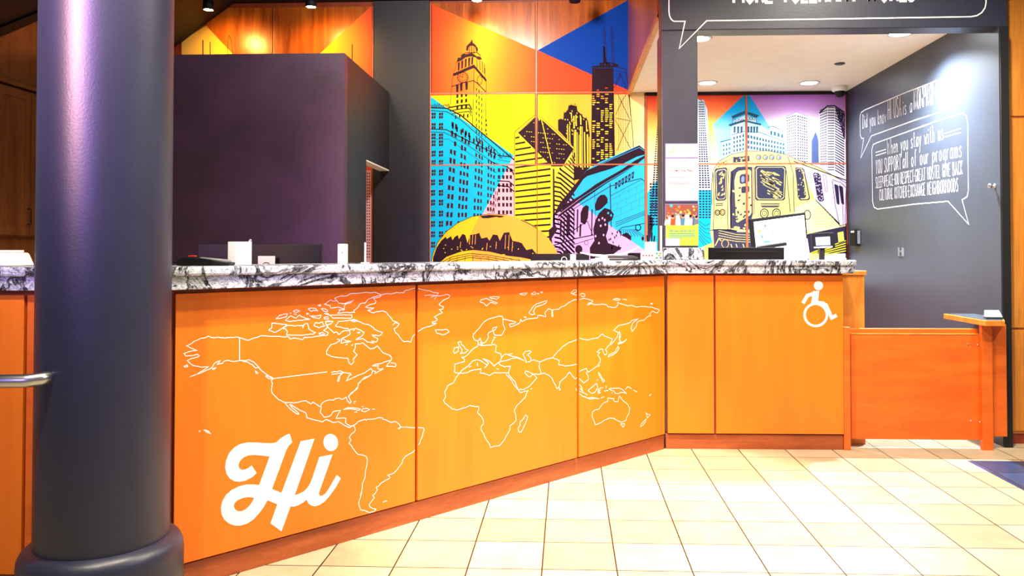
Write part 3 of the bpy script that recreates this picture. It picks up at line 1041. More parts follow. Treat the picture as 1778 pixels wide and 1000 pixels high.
# pointed dormers at the far end
for x in (866, 872, 878, 884):
    LN(4, 'ink', [(x, 275), (x + 2, 266), (x + 4.5, 274)], .8)
LN(4, 'ink', [(864, 270), (886, 272)], 1.6); LN(4, 'ink', [(864, 277), (886, 281)], .8); LN(4, 'ink', [(856, 282), (880, 290), (892, 296)], 1.2)
for y in (292, 304, 318, 327, 341, 352, 365, 376):
    for x in (864.5, 872, 878.5, 885):
        S(4, 'ink', [(x, y), (x + 4, y + .5), (x + 3.8, y + 7), (x, y + 6.5)])
for pts in ([880, 289, 889, 296, 892, 303], [864, 314, 884, 315, 892, 322], [864, 322, 883, 324, 892, 332]):
    LN(4, 'ink', pts, 2.0)
for i in range(6):
    for y in range(5):
        x = 848 + i * 3.0
        yy = 350 - i * 10 + y * 11
        if yy < 372 and x > 838 + (372 - yy) * .52:
            S(4, 'ink', [(x, yy), (x + 1.4, yy), (x + 1.4, yy + 6), (x, yy + 6)])

# --- striped tower with the slanted diamond top
S(3, 'tower_face', [(893, 231), (931, 196), (941, 203), (997, 259), (997, 330), (997, 420), (893, 420)])
LN(5, 'ink', [(893.3, 230), (893, 420)], 1.0); LN(5, 'ink', [(893.5, 229), (929.5, 199)], 1.0); LN(5, 'ink', [(896, 231), (930, 203)], .8)
S(5, 'ink', [(899.5, 230.5), (930, 203.5), (932, 196), (936, 210), (939, 206), (996, 258.8), (977, 289), (958, 289)])
LN(6, 'tower_face', [(939.5, 205), (959, 286)], 1.3); LN(6, 'tower_face', [(937, 203), (996.5, 257)], 1.0)
LN(5, 'ink', [(938, 202), (998, 257)], .8); LN(5, 'ink', [(996.5, 259), (997, 330)], .9)
for j in range(9):
    y = 213 + j * 8.2
    for i in range(24):
        x = 902 + i * 4.0
        yy = y + (x - 930) * .10
        # inside the diamond, away from the spine
        lo = 230 - (x - 899) * .86 if x < 931 else 199 + (x - 933) * .93
        hi = 231 + (x - 899) * .98 if x < 957 else 287 - (x - 977) * 1.55
        if yy > lo + 5 and yy < hi - 6 and rm.random() < .55:
            S(6, 'tower_face', [(x, yy), (x + 2, yy + .2), (x + 2, yy + 1.3), (x, yy + 1.1)])
for j in range(19):                                           # left face floors
    y = 236 + j * 10.3
    sl = -.17 + .007 * j
    x1 = 957 if y > 292 else min(957, 899 + (y - 232) * .98)
    if x1 - 895 < 3:
        x1 = 898
    S(5, 'ink', [(894.5, y + 2.2), (x1 - 1, y + 1.8 + sl * (x1 - 895)), (x1 - 1, y + 5.0 + sl * (x1 - 895)), (894.5, y + 5.2)])
S(5, 'ink', [(960, 293), (962.5, 293), (963.5, 390), (960, 400)])
for j in range(20):                                           # right face, raking floors
    y = 292 + j * 8.0
    LN(5, 'ink', [(963.5 if j > 3 else 963.5 + (3 - j) * 3, y), (973, y + 2), (997, y + 22 + min(j, 6) * 1.0 - 2)], 3.0)
for j in range(6):
    LN(5, 'ink', [(980 + j * 3.4, 288 - j * 4.5), (998, 303 - j * 6.0)], 2.0)

# --- gothic tower
S(2, 'ink', Z(880, 150, [445, 380, 445, 290, 470, 280, 490, 290, 495, 230, 510, 225, 530, 200, 535, 170, 560, 160, 575, 165, 605, 172, 615, 215, 650, 245, 665, 270, 690, 275, 705, 300, 720, 410, 720, 700, 660, 800, 560, 820, 560, 500]))
for x, y0, y1, w in ((527, 330, 520, 1.4), (545, 310, 530, 1.6), (582, 260, 360, 2.4), (600, 250, 340, 2), (640, 260, 330, 2.2), (585, 380, 690, 1.4), (597, 380, 690, 2.2), (612, 400, 700, 1.2),
                     (640, 350, 700, 2.4), (655, 350, 720, 1.2), (675, 400, 700, 2.0), (700, 420, 700, 2.6), (690, 300, 390, 1.6), (560, 230, 300, 1.6), (715, 440, 690, .8), (628, 420, 690, 1.0), (570, 540, 680, 1.2)):
    LN(3, 'm_corn', Z(880, 150, [x, y0, x + 3, y1]), w)
for i in range(40):
    x, y = rm.uniform(500, 700), rm.uniform(190, 420)
    if y > 180 + abs(x - 580) * 1.1:
        S(3, 'm_corn', Z(880, 150, [x, y, x + 8, y + 3, x + 7, y + 14, x, y + 10]))
for x, y in ((540, 160), (556, 152), (575, 156), (592, 150), (606, 166), (497, 222), (652, 238), (690, 266)):
    LN(2, 'ink', Z(880, 150, [x, y + 24, x, y]), 1.0)

# --- black tower with the lattice side
S(2, 'ink', Z(740, 0, [1440, 580, 1440, 575, 1505, 568, 1505, 545, 1540, 542, 1545, 565, 1560, 560, 1560, 540, 1600, 540, 1600, 565, 1625, 570, 1640, 1440, 1430, 1440]))
for x in (1547, 1613):
    LN(2, 'ink', Z(740, 0, [x - 6, 232, x + 2, 545 if x < 1600 else 540]), .8)
    LN(2, 'ink', Z(740, 0, [x + 5, 232, x + 22, 550]), .8)
    LN(2, 'ink', Z(740, 0, [x - 6, 232, x + 5, 232]), .8)
    for y in range(270, 540, 45):
        LN(2, 'ink', Z(740, 0, [x - 4, y, x + 12, y + 22]), .7)
S(2, 'ink', Z(740, 0, [1535, 400, 1550, 400, 1566, 555, 1536, 555]))
for x in range(1450, 1620, 24):
    S(3, 'm_blue', Z(740, 0, [x, 588, x + 12, 586, x + 12, 592, x, 594]))
for j in range(36):
    y = 152 + j * 3.6
    for i in range(5):
        x0 = 1028.5 + i * 7.4
        if rm.random() < (.30 if j in (9, 10, 11, 22, 23, 24) or j < 2 else .80) and not abs((x0 - 1046) / 16 - math.sin(j * .35)) < .25:
            wv = rm.uniform(3.2, 6.2)
            S(3, 'm_red' if y < 160 else ('m_amber' if y < 175 else 'm_corn'), [(x0, y), (x0 + wv, y - .05), (x0 + wv, y + 1.7), (x0, y + 1.8)])
S(2, 'ink', Z(740, 0, [1600, 540, 1670, 560, 1670, 580, 1625, 575]))
LN(2, 'ink', Z(740, 0, [1625, 575, 1730, 600, 1760, 790, 1775, 1000]), 1.3)
LN(2, 'ink', [(1091, 158), (1098, 225), (1100, 258)], .9)
LN(2, 'ink', Z(740, 0, [1625, 612, 1735, 630]), .9)
for a in ([1630, 760, 1680, 640], [1680, 640, 1745, 780], [1690, 650, 1640, 760]):
    LN(2, 'ink', Z(740, 0, a), .9)
for a in ([945, 245, 995, 135, 1035, 70], [960, 60, 995, 135, 1070, 290], [940, 290, 1012, 420, 1070, 300], [955, 560, 1012, 420, 1075, 540], [945, 275, 1075, 300]):
    LN(2, 'ink', Z(880, 150, a), .9)
for x in (970, 988, 1008, 1030, 1050):
    for y in range(80, 560, 16):
        S(2, 'ink', Z(880, 150, [x, y, x + 4, y, x + 4, y + 9, x, y + 9]))
for x in (1650, 1672, 1700, 1722):
    for y in range(640, 790, 18):
        S(2, 'ink', Z(740, 0, [x, y, x + 4, y, x + 4, y + 9, x, y + 9]))

# --- classical gallery building
S(4, 'm_sky', Z(880, 270, [400, 520, 480, 400, 690, 130, 800, 60, 1150, -90, 1200, -50, 1215, 1000, 400, 1000]))
S(5, 'm_lilac', Z(880, 270, [400, 510, 565, 372, 1215, 835, 1215, 1000, 350, 1000]))
S(6, 'ink', Z(880, 270, [405, 520, 455, 420, 690, 132, 780, 85, 1150, -88, 1195, -52, 1195, -8, 1130, 10, 1000, 75, 905, 115, 700, 178, 665, 205, 540, 385, 470, 480]))
S(6, 'ink', Z(880, 270, [440, 545, 500, 430, 640, 345, 780, 245, 1000, 120, 1110, 45, 1195, 0, 1195, 22, 1110, 90, 1010, 155, 860, 245, 640, 400, 500, 500]))
LN(7, 'm_sky', Z(880, 270, [640, 372, 860, 232, 1190, 40]), .7)
LN(7, 'm_lilac', Z(880, 270, [440, 520, 640, 372]), .7)
LN(7, 'm_sky', Z(880, 270, [700, 125, 1150, -70, 1195, -40]), .7)
LN(6, 'ink', Z(880, 270, [440, 560, 640, 425, 900, 265, 1165, 200, 1195, 225]), 1.2)
LN(6, 'ink', Z(880, 270, [900, 350, 1175, 205]), .8)
for x, w in ((896, 3.0), (760, 1.0)):
    LN(6, 'ink', Z(880, 270, [x, 245, x + 10, 620]), w * .5)
S(6, 'ink', Z(880, 270, [770, 480, 765, 430, 785, 370, 815, 342, 850, 340, 875, 370, 875, 410, 830, 455, 800, 475]))
S(6, 'ink', Z(880, 270, [640, 580, 640, 500, 660, 450, 690, 430, 712, 445, 705, 540, 680, 600]))
for x, y0, y1, w in ((470, 560, 700, 3), (500, 540, 740, 2), (530, 520, 700, 4), (545, 520, 690, 2), (585, 480, 690, 1.5), (615, 470, 660, 2.5), (640, 600, 700, 3), (740, 470, 690, 2)):
    LN(6, 'ink', Z(880, 270, [x, y0, x - 4, y1]), w)
LN(6, 'ink', Z(880, 270, [440, 560, 520, 750]), 1.0); LN(6, 'ink', Z(880, 270, [520, 690, 700, 570, 745, 690]), 1.2)
LN(6, 'ink', Z(880, 270, [370, 790, 440, 770, 600, 720, 750, 690]), 1.8); LN(6, 'ink', Z(880, 270, [430, 820, 750, 720]), 1.0)
S(6, 'ink', Z(880, 270, [365, 690, 365, 645, 420, 600, 440, 640, 390, 720, 400, 800, 370, 760]))
for cx_, cy_, r_ in ((515, 850, 26), (625, 815, 32)):
    ELL(6, 'ink', 880 + cx_ / 5, 270 + cy_ / 5, r_ / 5, r_ / 4.2)
for x in (470, 560, 690):
    RING(6, 'ink', 880 + x / 5, 270 + (800 - (x - 470) * .2) / 5, 3, 4, .8)
# bronze-dark statue in front
S(7, 'ink', Z(880, 270, [725, 900, 720, 800, 760, 740, 750, 640, 770, 560, 800, 500, 850, 455, 900, 470, 930, 510, 915, 560, 880, 580, 880, 640, 860, 700, 880, 760, 1000, 800, 920, 860]))
for x, y in ((800, 560), (830, 545), (855, 600), (850, 560), (905, 520), (880, 500), (815, 610), (840, 690), (800, 760), (770, 700), (900, 700), (930, 740), (960, 780), (905, 660)):
    ELL(8, 'm_sky' if x > 870 and y < 600 else 'm_lilac', 880 + x / 5, 270 + y / 5, 1.6, 2.2, 8)
for i in range(14):
    x, y = rm.uniform(880, 1010), rm.uniform(640, 800)
    S(7, 'ink', Z(880, 270, [x, y, x + 9, y + 8, x + 4, y + 30, x - 4, y + 14]))
# stone courses and letters band on the right
for k_ in range(4):
    LN(6, 'm_steelblue', Z(880, 270, [910, 380 + k_ * 55, 1195, 235 + k_ * 62]), .5)
for x, y in ((980, 330), (1060, 300), (1130, 270), (960, 410), (1040, 370), (1120, 340), (990, 450), (1080, 420), (1150, 390)):
    LN(6, 'm_steelblue', Z(880, 270, [x, y, x, y + 48]), .5)
for i in range(6):
    x, y = 938 + i * 29, 240 - i * 18
    S(6, 'ink', Z(880, 270, [x, y, x + 22, y - 14, x + 18, y + 44, x + 2, y + 56]))
    S(7, 'm_sky', Z(880, 270, [x + 8, y + 10, x + 13, y + 6, x + 12, y + 30, x + 7, y + 34]))
for k_ in range(3):
    LN(6, 'ink', Z(880, 270, [945, 580 + k_ * 18, 1195, 485 + k_ * 14]), .9)
LN(6, 'ink', Z(880, 270, [960, 660, 1000, 625, 1195, 590]), 1.2)
for i in range(9):
    LN(6, 'ink', Z(880, 270, [1000 + i * 14, 640, 985 + i * 26, 700]), .9)
RING(6, 'ink', 880 + 1140 / 5, 270 + 625 / 5, 4.5, 5, 1.6)
S(6, 'ink', Z(880, 270, [990, 690, 1040, 668, 1080, 700, 1078, 740, 1040, 715]))
ELL(6, 'ink', 880 + 1180 / 5, 270 + 720 / 5, 2.2, 4)

# --- plain golden dome with a skyline shadow
dome = [(748, 470), (749, 455)] + [(749 + (x - 749), y) for x, y in ((752, 440), (760, 421), (775, 402), (795, 387), (820, 376), (850, 371.5), (880, 373), (905, 380), (928, 392), (945, 406), (957, 420), (966, 434), (971, 450), (973, 470))]
S(9, 'm_gold', dome)
S(10, 'm_amber', [(833, 374), (850, 371.8), (880, 373.4), (905, 380.4), (928, 392.4), (945, 406.4), (957, 420.4), (966, 434.3), (970.7, 450), (972.7, 470), (820, 470), (818, 405)])
LN(11, 'ink', dome[1:9], .9)
S(11, 'ink', [(752, 448), (758, 430), (766, 418), (774, 411), (776, 415), (783, 410), (786, 417), (790, 411), (795, 408), (797, 415), (803, 406), (808, 408), (812, 422), (816, 408), (828, 406), (832, 404), (836, 414),
              (846, 412), (850, 418), (856, 407), (864, 408), (868, 418), (875, 404), (884, 403), (890, 418), (900, 420), (906, 422), (914, 434), (924, 432), (931, 440), (931, 452), (905, 447), (880, 444), (850, 437), (822, 434), (800, 437), (775, 446), (765, 455), (752, 458)])
for x, y0, y1 in ((816, 410, 424), (821, 408, 424), (826, 408, 424), (878, 408, 432), (884, 408, 434), (890, 420, 436), (800, 420, 430), (846, 422, 434), (862, 420, 432)):
    LN(12, 'm_amber' if x > 818 else 'm_gold', [(x, y0), (x - 1, y1)], .9)
S(11, 'ink', [(833, 375), (850, 373), (872, 374.5), (876, 376), (868, 378), (862, 376.5), (848, 379), (838, 379)])
LN(11, 'ink', [(905, 382), (922, 390), (932, 396)], 1.5)
for k_ in range(3):
    LN(11, 'ink', [(762, 458 + k_ * 4), (785, 446 + k_ * 4), (815, 440 + k_ * 3.5), (850, 443 + k_ * 3.5), (900, 452 + k_ * 4), (925, 458 + k_ * 4)], 1.1)
for i in range(10):
    LN(11, 'ink', [(782 + i * 13, 444 + abs(i - 4)), (776 + i * 15, 460)], .8)
for i in range(26):
    x, y = rm.uniform(760, 925), rm.uniform(424, 444)
    S(12, 'm_gold', [(x, y), (x + 2, y), (x + 1.8, y + 1.6), (x, y + 1.4)])

# ------------------------------------------------------------------ alcove boards
# wavy round towers
def corn(x0, x1, ytop, taper, lean, y0, y1, mat, bg=None):
    n = int((y1 - y0) / 4.1)
    for j in range(n):
        y = y0 + j * 4.1
        f = (y - y0) / (y1 - y0)
        a = x0 - lean * f
        b = x1 + taper * f
        cols = 4
        w = (b - a) / cols
        for i in range(cols):
            xx = a + i * w
            S(3, mat, [(xx + .1, y + 2.0), (xx + w * .3, y), (xx + w * .7, y), (xx + w - .1, y + 2.0), (xx + w * .7, y + 2.9), (xx + w * .3, y + 2.9)])
S(1, 'm_pale_cyan', [(1214, 172), (1222, 174), (1228, 190), (1234, 330), (1238, 470), (1210, 470), (1210, 172)])
LN(2, 'n_ink', [(1213.5, 172), (1219, 175)], 1.2); LN(2, 'n_ink', [(1223, 178), (1229, 230), (1235, 300)], .7)
corn(1213, 1222, 172, 12, 0, 176, 330, 'n_ink')
S(2, 'm_cyan', [(1213, 330), (1235, 330), (1238, 470), (1210, 470)])
for j in range(11):
    y = 330 + j * 4.6
    for i in range(4):
        S(3, 'n_ink', [(1214 + i * 5.4, y), (1218 + i * 5.4, y), (1217.6 + i * 5.4, y + 2.8), (1214 + i * 5.4, y + 2.8)])
for i in range(7):
    LN(3, 'n_ink', [(1214, 384 + i * 5), (1224, 392 + i * 6), (1234, 388 + i * 9)], 1.0)
S(1, 'm_lime', [(1212, 420), (1240, 408), (1240, 470), (1205, 470)])
# the tower left of the pillar
corn(1141, 1149, 212, 6, 14, 212, 380, 'n_ink')
S(1, 'm_cyan', [(1120, 340), (1132, 325), (1150, 300), (1150, 470), (1120, 470)])
for j in range(15):
    y = 318 + j * 5
    for i in range(4):
        S(3, 'n_ink', [(1128 + i * 5, y), (1132 + i * 5, y), (1131.6 + i * 5, y + 3), (1128 + i * 5, y + 3)])
S(3, 'n_ink', [(1124, 372), (1134, 378), (1133, 400), (1128, 420), (1124, 420)])
for i in range(5):
    LN(3, 'm_cyan', [(1124, 410 - i * 5), (1138, 384 + i * 2)], .7)

# blue roof field and temple-roofed block
S(1, 'roof_blue', [(1294, 163), (1300, 163), (1340, 226), (1372, 262), (1372, 300), (1253, 300), (1238, 216), (1242, 212)])
N = lambda f: Z(1120, 130, f)
S(2, 'm_icecyan', N([755, 480, 760, 400, 870, 350, 970, 380, 970, 430, 1010, 440, 1065, 480, 1110, 450, 1210, 500, 1215, 700, 665, 720, 665, 590, 745, 560, 740, 440]))
S(3, 'n_teal', N([745, 360, 865, 312, 990, 350, 970, 372, 870, 338, 765, 380]))
S(3, 'n_teal', N([725, 430, 860, 390, 1010, 425, 1005, 440, 865, 405, 735, 448]))
LN(3, 'n_teal', N([760, 375, 760, 430]), 1.0); LN(3, 'n_teal', N([965, 375, 968, 425]), 1.0)
for x in (780, 815, 845, 895, 920, 945):
    RING(4, 'n_teal', 1120 + x / 5, 130 + (398 if x < 870 else 378) / 5, 2.0, 2.6, .8)
for x in (770, 800, 830, 890, 915, 940, 965):
    S(4, 'n_teal', N([x, 450, x + 16, 446, x + 14, 500, x, 505]))
LN(4, 'n_teal', N([750, 520, 865, 490, 1000, 500, 1210, 580]), 1.0)
LN(4, 'n_teal', N([655, 582, 745, 560]), 1.8); LN(4, 'n_teal', N([1065, 455, 1110, 445, 1205, 490]), 1.0)
GRID(4, 'n_teal', [(1120 + 760 / 5, 130 + 535 / 5), (1120 + 865 / 5, 130 + 505 / 5), (1120 + 865 / 5, 130 + 660 / 5), (1120 + 760 / 5, 130 + 680 / 5)], 4, 4, .5, .6)
GRID(4, 'n_teal', [(1120 + 885 / 5, 130 + 510 / 5), (1120 + 1215 / 5, 130 + 590 / 5), (1120 + 1215 / 5, 130 + 690 / 5), (1120 + 885 / 5, 130 + 650 / 5)], 13, 3, .55, .6)
GRID(4, 'n_teal', [(1120 + 670 / 5, 130 + 600 / 5), (1120 + 745 / 5, 130 + 580 / 5), (1120 + 745 / 5, 130 + 690 / 5), (1120 + 670 / 5, 130 + 710 / 5)], 3, 3, .5, .6)
GRID(4, 'n_teal', [(1120 + 1080 / 5, 130 + 470 / 5), (1120 + 1205 / 5, 130 + 510 / 5), (1120 + 1205 / 5, 130 + 560 / 5), (1120 + 1080 / 5, 130 + 530 / 5)], 4, 1, .5, .6)
# pale office blocks
S(2, 'm_white', N([1215, 375, 1310, 325, 1415, 360, 1415, 760, 1230, 760]))
LN(3, 'n_steel', N([1215, 370, 1310, 322, 1415, 362]), .8)
GRID(4, 'n_ink', [(1365, 203), (1382, 198), (1382, 282), (1367, 283)], 5, 17, .62, .45)
GRID(4, 'n_ink', [(1384, 199), (1402, 204), (1403, 283), (1384, 282)], 5, 17, .7, .45)
S(2, 'm_white', N([1510, 320, 1580, 265, 1640, 262, 1735, 325, 1735, 900, 1520, 800]))
GRID(4, 'n_ink', [(1423, 190), (1436, 184), (1436, 288), (1424, 288)], 5, 22, .7, .5)
S(4, 'n_ink', N([1510, 325, 1580, 265, 1645, 262, 1735, 320, 1735, 332, 1642, 275, 1582, 278, 1515, 340]))
for j in range(25):
    y = 186 + j * 4.5
    S(4, 'n_ink', [(1437, y), (1448.5, y), (1448.5, y + 1.6), (1437, y + 1.6)])
    S(4, 'n_ink', [(1449.5, y), (1466, y + 9.5), (1466, y + 12), (1449.5, y + 2)])
S(5, 'n_ink', N([1650, 285, 1735, 335, 1735, 560, 1720, 540, 1700, 450, 1680, 400]))
for i in range(40):
    x, y = rm.uniform(1453, 1466), rm.uniform(192, 235)
    S(6, 'm_pale', [(x, y), (x + .9, y), (x + .9, y + .9), (x, y + .9)])
S(3, 'n_steel2', N([1445, 770, 1445, 570, 1465, 530, 1478, 490, 1495, 530, 1505, 570, 1510, 770]))

# --- elevated train
V = lambda f: Z(1120, 260, f)
S(5, 'm_train', V([580, 480, 578, 300, 590, 180, 640, 100, 750, 40, 880, 10, 1080, 10, 1240, 45, 1290, 75, 1500, 150, 1750, 290, 1760, 700, 1500, 760, 1240, 840, 940, 850, 590, 830, 565, 710]))
S(6, 'm_pale', V([1300, 130, 1420, 150, 1750, 285, 1755, 640, 1690, 660, 1480, 440, 1430, 320, 1380, 200]))
S(6, 'm_limepale', V([1300, 500, 1480, 430, 1690, 640, 1690, 680, 1430, 720, 1300, 620]))
LN(7, 'n_ink', V([580, 480, 578, 300, 590, 180, 640, 100, 750, 40, 880, 10, 1080, 10, 1240, 45, 1290, 75, 1500, 150, 1750, 290]), 1.1)
LN(7, 'n_ink', V([610, 170, 660, 120, 780, 60]), .7)
LN(7, 'n_ink', V([1290, 100, 1745, 265]), 1.6)
S(7, 'n_ink2', V([765, 65, 905, 52, 908, 100, 765, 112]))
for i in range(14):
    x, y = rm.uniform(785, 885), rm.uniform(66, 100)
    S(8, 'm_train', V([x, y, x + 12, y - 4, x + 8, y + 6, x - 2, y + 7]))
for x in (985, 1043, 1100, 1160):
    RING(7, 'n_ink2', 1120 + x / 5, 260 + 66 / 5, 4.0, 4.0, 1.1)
    ELL(7, 'n_steel', 1120 + (x + 6) / 5, 260 + 68 / 5, 2.4, 2.8, 12)
for x, y in ((640, 130), (672, 122), (700, 116)):
    RING(7, 'n_ink2', 1120 + x / 5, 260 + y / 5, 2.6, 3.6, .8)
S(7, 'n_steel', V([960, 118, 1160, 118, 1160, 128, 960, 128]))
# cab windows
def rrect(layer, mat, f, r=3.0):
    p = V(f)
    c = (sum(x for x, y in p) / len(p), sum(y for x, y in p) / len(p))
    out = []
    n = len(p)
    for i in range(n):
        a, b, d = p[i - 1], p[i], p[(i + 1) % n]
        for q, t in ((a, 1), (d, 1)):
            L = math.hypot(q[0] - b[0], q[1] - b[1])
            out.append((b[0] + (q[0] - b[0]) / L * r, b[1] + (q[1] - b[1]) / L * r))
    S(layer, mat, out)
rrect(7, 'n_ink2', [602, 165, 715, 150, 705, 440, 612, 445])
rrect(8, 'm_train', [612, 178, 706, 165, 697, 428, 622, 432]); rrect(9, 'n_ink2', [616, 184, 702, 170, 694, 424, 626, 428])
rrect(7, 'n_ink2', [950, 140, 1225, 140, 1215, 440, 955, 440])
rrect(8, 'm_train', [962, 150, 1216, 150, 1206, 432, 966, 430], 3.6); rrect(9, 'n_ink2', [968, 154, 1210, 154, 1201, 426, 972, 424], 3.6)
for i in range(70):
    x, y = rm.uniform(1000, 1190), rm.uniform(165, 415)
    if (x - 1000) / 190 + (425 - y) / 600 > .35 - rm.random() * .3 and (x > 1060 or y < 330):
        l = rm.uniform(18, 70)
        if x + l < 1203 and y + l * .5 < 424:
            LN(10, 'm_train', V([x, y, x + l, y + l * .55]), rm.uniform(.8, 2.2))
for i in range(16):
    x, y = rm.uniform(628, 680), rm.uniform(190, 400)
    LN(10, 'm_train', V([x, y + 10, x + 14, y - 8, x + 10, y + 12]), 1.0)
S(7, 'n_ink2', V([742, 190, 800, 150, 870, 145, 930, 150, 935, 560, 900, 700, 740, 680, 735, 420]))
rrect(8, 'm_train', [775, 260, 800, 185, 920, 170, 925, 560, 790, 640], 3)
rrect(9, 'n_ink2', [820, 215, 905, 205, 905, 285, 820, 300], 3); rrect(10, 'n_steel', [835, 232, 862, 226, 862, 280, 835, 286], 2)
rrect(9, 'n_ink2', [835, 320, 905, 312, 905, 370, 835, 380], 2)
for i in range(34):
    x, y = rm.uniform(750, 915), rm.uniform(300, 680)
    S(10, 'm_train' if x < 780 or y > 640 else 'n_ink2', V([x, y, x + rm.uniform(8, 26), y + rm.uniform(-10, 4), x + 14, y + rm.uniform(10, 22), x - 4, y + 12]))
for pts in ([725, 160, 715, 440, 720, 700], [760, 200, 745, 440, 745, 690], [945, 150, 945, 560], [1240, 60, 1285, 200, 1295, 540], [1225, 180, 1250, 420, 1260, 540], [590, 200, 600, 500, 590, 690]):
    LN(7, 'n_ink2', V(pts), 1.2)
for a in ([615, 470, 675, 466], [615, 485, 675, 480], [1005, 470, 1165, 470], [1005, 487, 1165, 487], [1015, 496, 1155, 496]):
    LN(7, 'n_ink2', V(a), 1.6)
for x, y, r in ((628, 545, 20), (672, 543, 22), (1035, 552, 34), (1140, 552, 34)):
    RING(7, 'n_ink2', 1120 + x / 5, 260 + y / 5, r / 5, r / 4.4, 1.6); RING(7, 'n_ink2', 1120 + x / 5, 260 + y / 5, r / 9, r / 8, 1.0)
LN(7, 'n_ink2', V([560, 700, 640, 690, 930, 720]), 1.4)
S(7, 'n_ink2', V([590, 690, 740, 690, 930, 730, 930, 850, 600, 850]))
for k_ in range(4):
    LN(8, 'm_train', V([640, 700 + k_ * 22, 790, 735 + k_ * 20, 925, 742 + k_ * 20]), .9)
LN(8, 'm_limepale', V([800, 710, 925, 712]), 1.4)
LN(8, 'm_train', V([610, 830, 640, 770, 660, 790]), 1.6); RING(8, 'm_train', 1120 + 695 / 5, 260 + 815 / 5, 6, 7, 1.4)
for x in (745, 790, 850):
    LN(8, 'm_train', V([x, 820, x + 10, 850]), 1.4)
# side windows and doors
rrect(8, 'n_ink', [1300, 148, 1380, 160, 1435, 435, 1335, 440]); rrect(9, 'm_train', [1306, 156, 1372, 166, 1425, 428, 1340, 432]); rrect(10, 'n_ink2', [1308, 160, 1366, 170, 1400, 420, 1326, 424])
for i in range(22):
    x, y = rm.uniform(1326, 1385), rm.uniform(180, 410)
    S(11, 'm_train', V([x, y, x + 8, y - 3, x + 6, y + 9, x - 2, y + 7]))
rrect(8, 'n_ink', [1455, 195, 1520, 205, 1555, 450, 1500, 448])
for i in range(60):
    x, y = rm.uniform(1466, 1540), rm.uniform(205, 440)
    S(9, 'm_pale', V([x, y, x + rm.uniform(3, 9), y - 3, x + 5, y + rm.uniform(5, 14), x - 2, y + 5]))
LN(8, 'n_ink', V([1545, 215, 1570, 225, 1585, 360, 1565, 365, 1545, 215]), .7)
for x in (1640, 1680):
    rrect(8, 'n_ink', [x, 295 + (x - 1640) * .3, x + 38, 310 + (x - 1640) * .3, x + 48, 480, x + 24, 470], 1.6)
LN(8, 'n_ink', V([1625, 260, 1700, 285, 1745, 330, 1735, 650, 1690, 660, 1650, 480, 1625, 270]), 1.0); LN(8, 'n_ink', V([1690, 300, 1715, 470, 1720, 650]), .8)
RING(8, 'n_ink', 1120 + 1408 / 5, 260 + 565 / 5, 5.5, 8, 1.4)
for k_ in range(9):
    y = 495 + k_ * 22
    LN(8, 'm_lime', V([1470, y, 1600 + k_ * 8, y - 10]), .8)
S(7, 'n_ink', V([1250, 800, 1420, 730, 1750, 660, 1755, 900, 1250, 900]))
for k_ in range(5):
    LN(8, 'm_lemon', V([1430, 900 + k_ * 14, 1560, 850 + k_ * 16, 1740, 790 + k_ * 22]), 1.6)
RING(8, 'm_lemon', 1120 + 1530 / 5, 260 + 880 / 5, 6, 4, 1.6)
S(8, 'm_lime', V([1670, 720, 1720, 708, 1730, 800, 1680, 815]))
S(7, 'n_ink', V([1740, 640, 1775, 640, 1775, 940, 1740, 940]))
S(6, 'm_lime', V([480, 850, 600, 800, 600, 960, 480, 960]))

# ------------------------------------------------------------------ cut the art to the boards
for nm, rgb in (('ink_red', (58, 16, 24)), ('m_pale_cyan', (196, 226, 236)), ('n_steel', (112, 132, 168)), ('n_steel2', (70, 86, 128)), ('m_icecyan', (178, 226, 240)), ('n_teal', (34, 84, 112)),
                ('m_white', (236, 230, 242)), ('n_ink2', (54, 54, 74)), ('m_limepale', (222, 232, 160))):
    plain(nm, rgb, rough=.62, spec=.12, vary=0)


def clip(poly, x0, x1, z0, z1):
    def half(pts, inside, isect):
        out = []
        for i in range(len(pts)):
            a, b = pts[i - 1], pts[i]
            ia, ib = inside(a), inside(b)
            if ib:
                if not ia:
                    out.append(isect(a, b))
                out.append(b)
            elif ia:
                out.append(isect(a, b))
        return out
    def xi(c):
        return lambda a, b: (c, a[1] + (b[1] - a[1]) * (c - a[0]) / (b[0] - a[0]))
    def zi(c):
        return lambda a, b: (a[0] + (b[0] - a[0]) * (c - a[1]) / (b[1] - a[1]), c)
    for ins, isc in ((lambda p: p[0] >= x0, xi(x0)), (lambda p: p[0] <= x1, xi(x1)), (lambda p: p[1] >= z0, zi(z0)), (lambda p: p[1] <= z1, zi(z1))):
        if len(poly) < 3:
            return []
        poly = half(poly, ins, isc)
    out = []
    for p in poly:
        if not out or abs(p[0] - out[-1][0]) + abs(p[1] - out[-1][1]) > 1e-6:
            out.append(p)
    if len(out) > 1 and abs(out[0][0] - out[-1][0]) + abs(out[0][1] - out[-1][1]) < 1e-6:
        out.pop()
    return out if len(out) > 2 else []


def area2(p):
    return sum(p[i - 1][0] * p[i][1] - p[i][0] * p[i - 1][1] for i in range(len(p)))


def convex(p):
    sg = 0
    n = len(p)
    for i in range(n):
        a, b, c = p[i - 2], p[i - 1], p[i]
        cr = (b[0] - a[0]) * (c[1] - b[1]) - (b[1] - a[1]) * (c[0] - b[0])
        if abs(cr) < 1e-9:
            continue
        if sg == 0:
            sg = 1 if cr > 0 else -1
        elif (cr > 0) != (sg > 0):
            return False
    return True


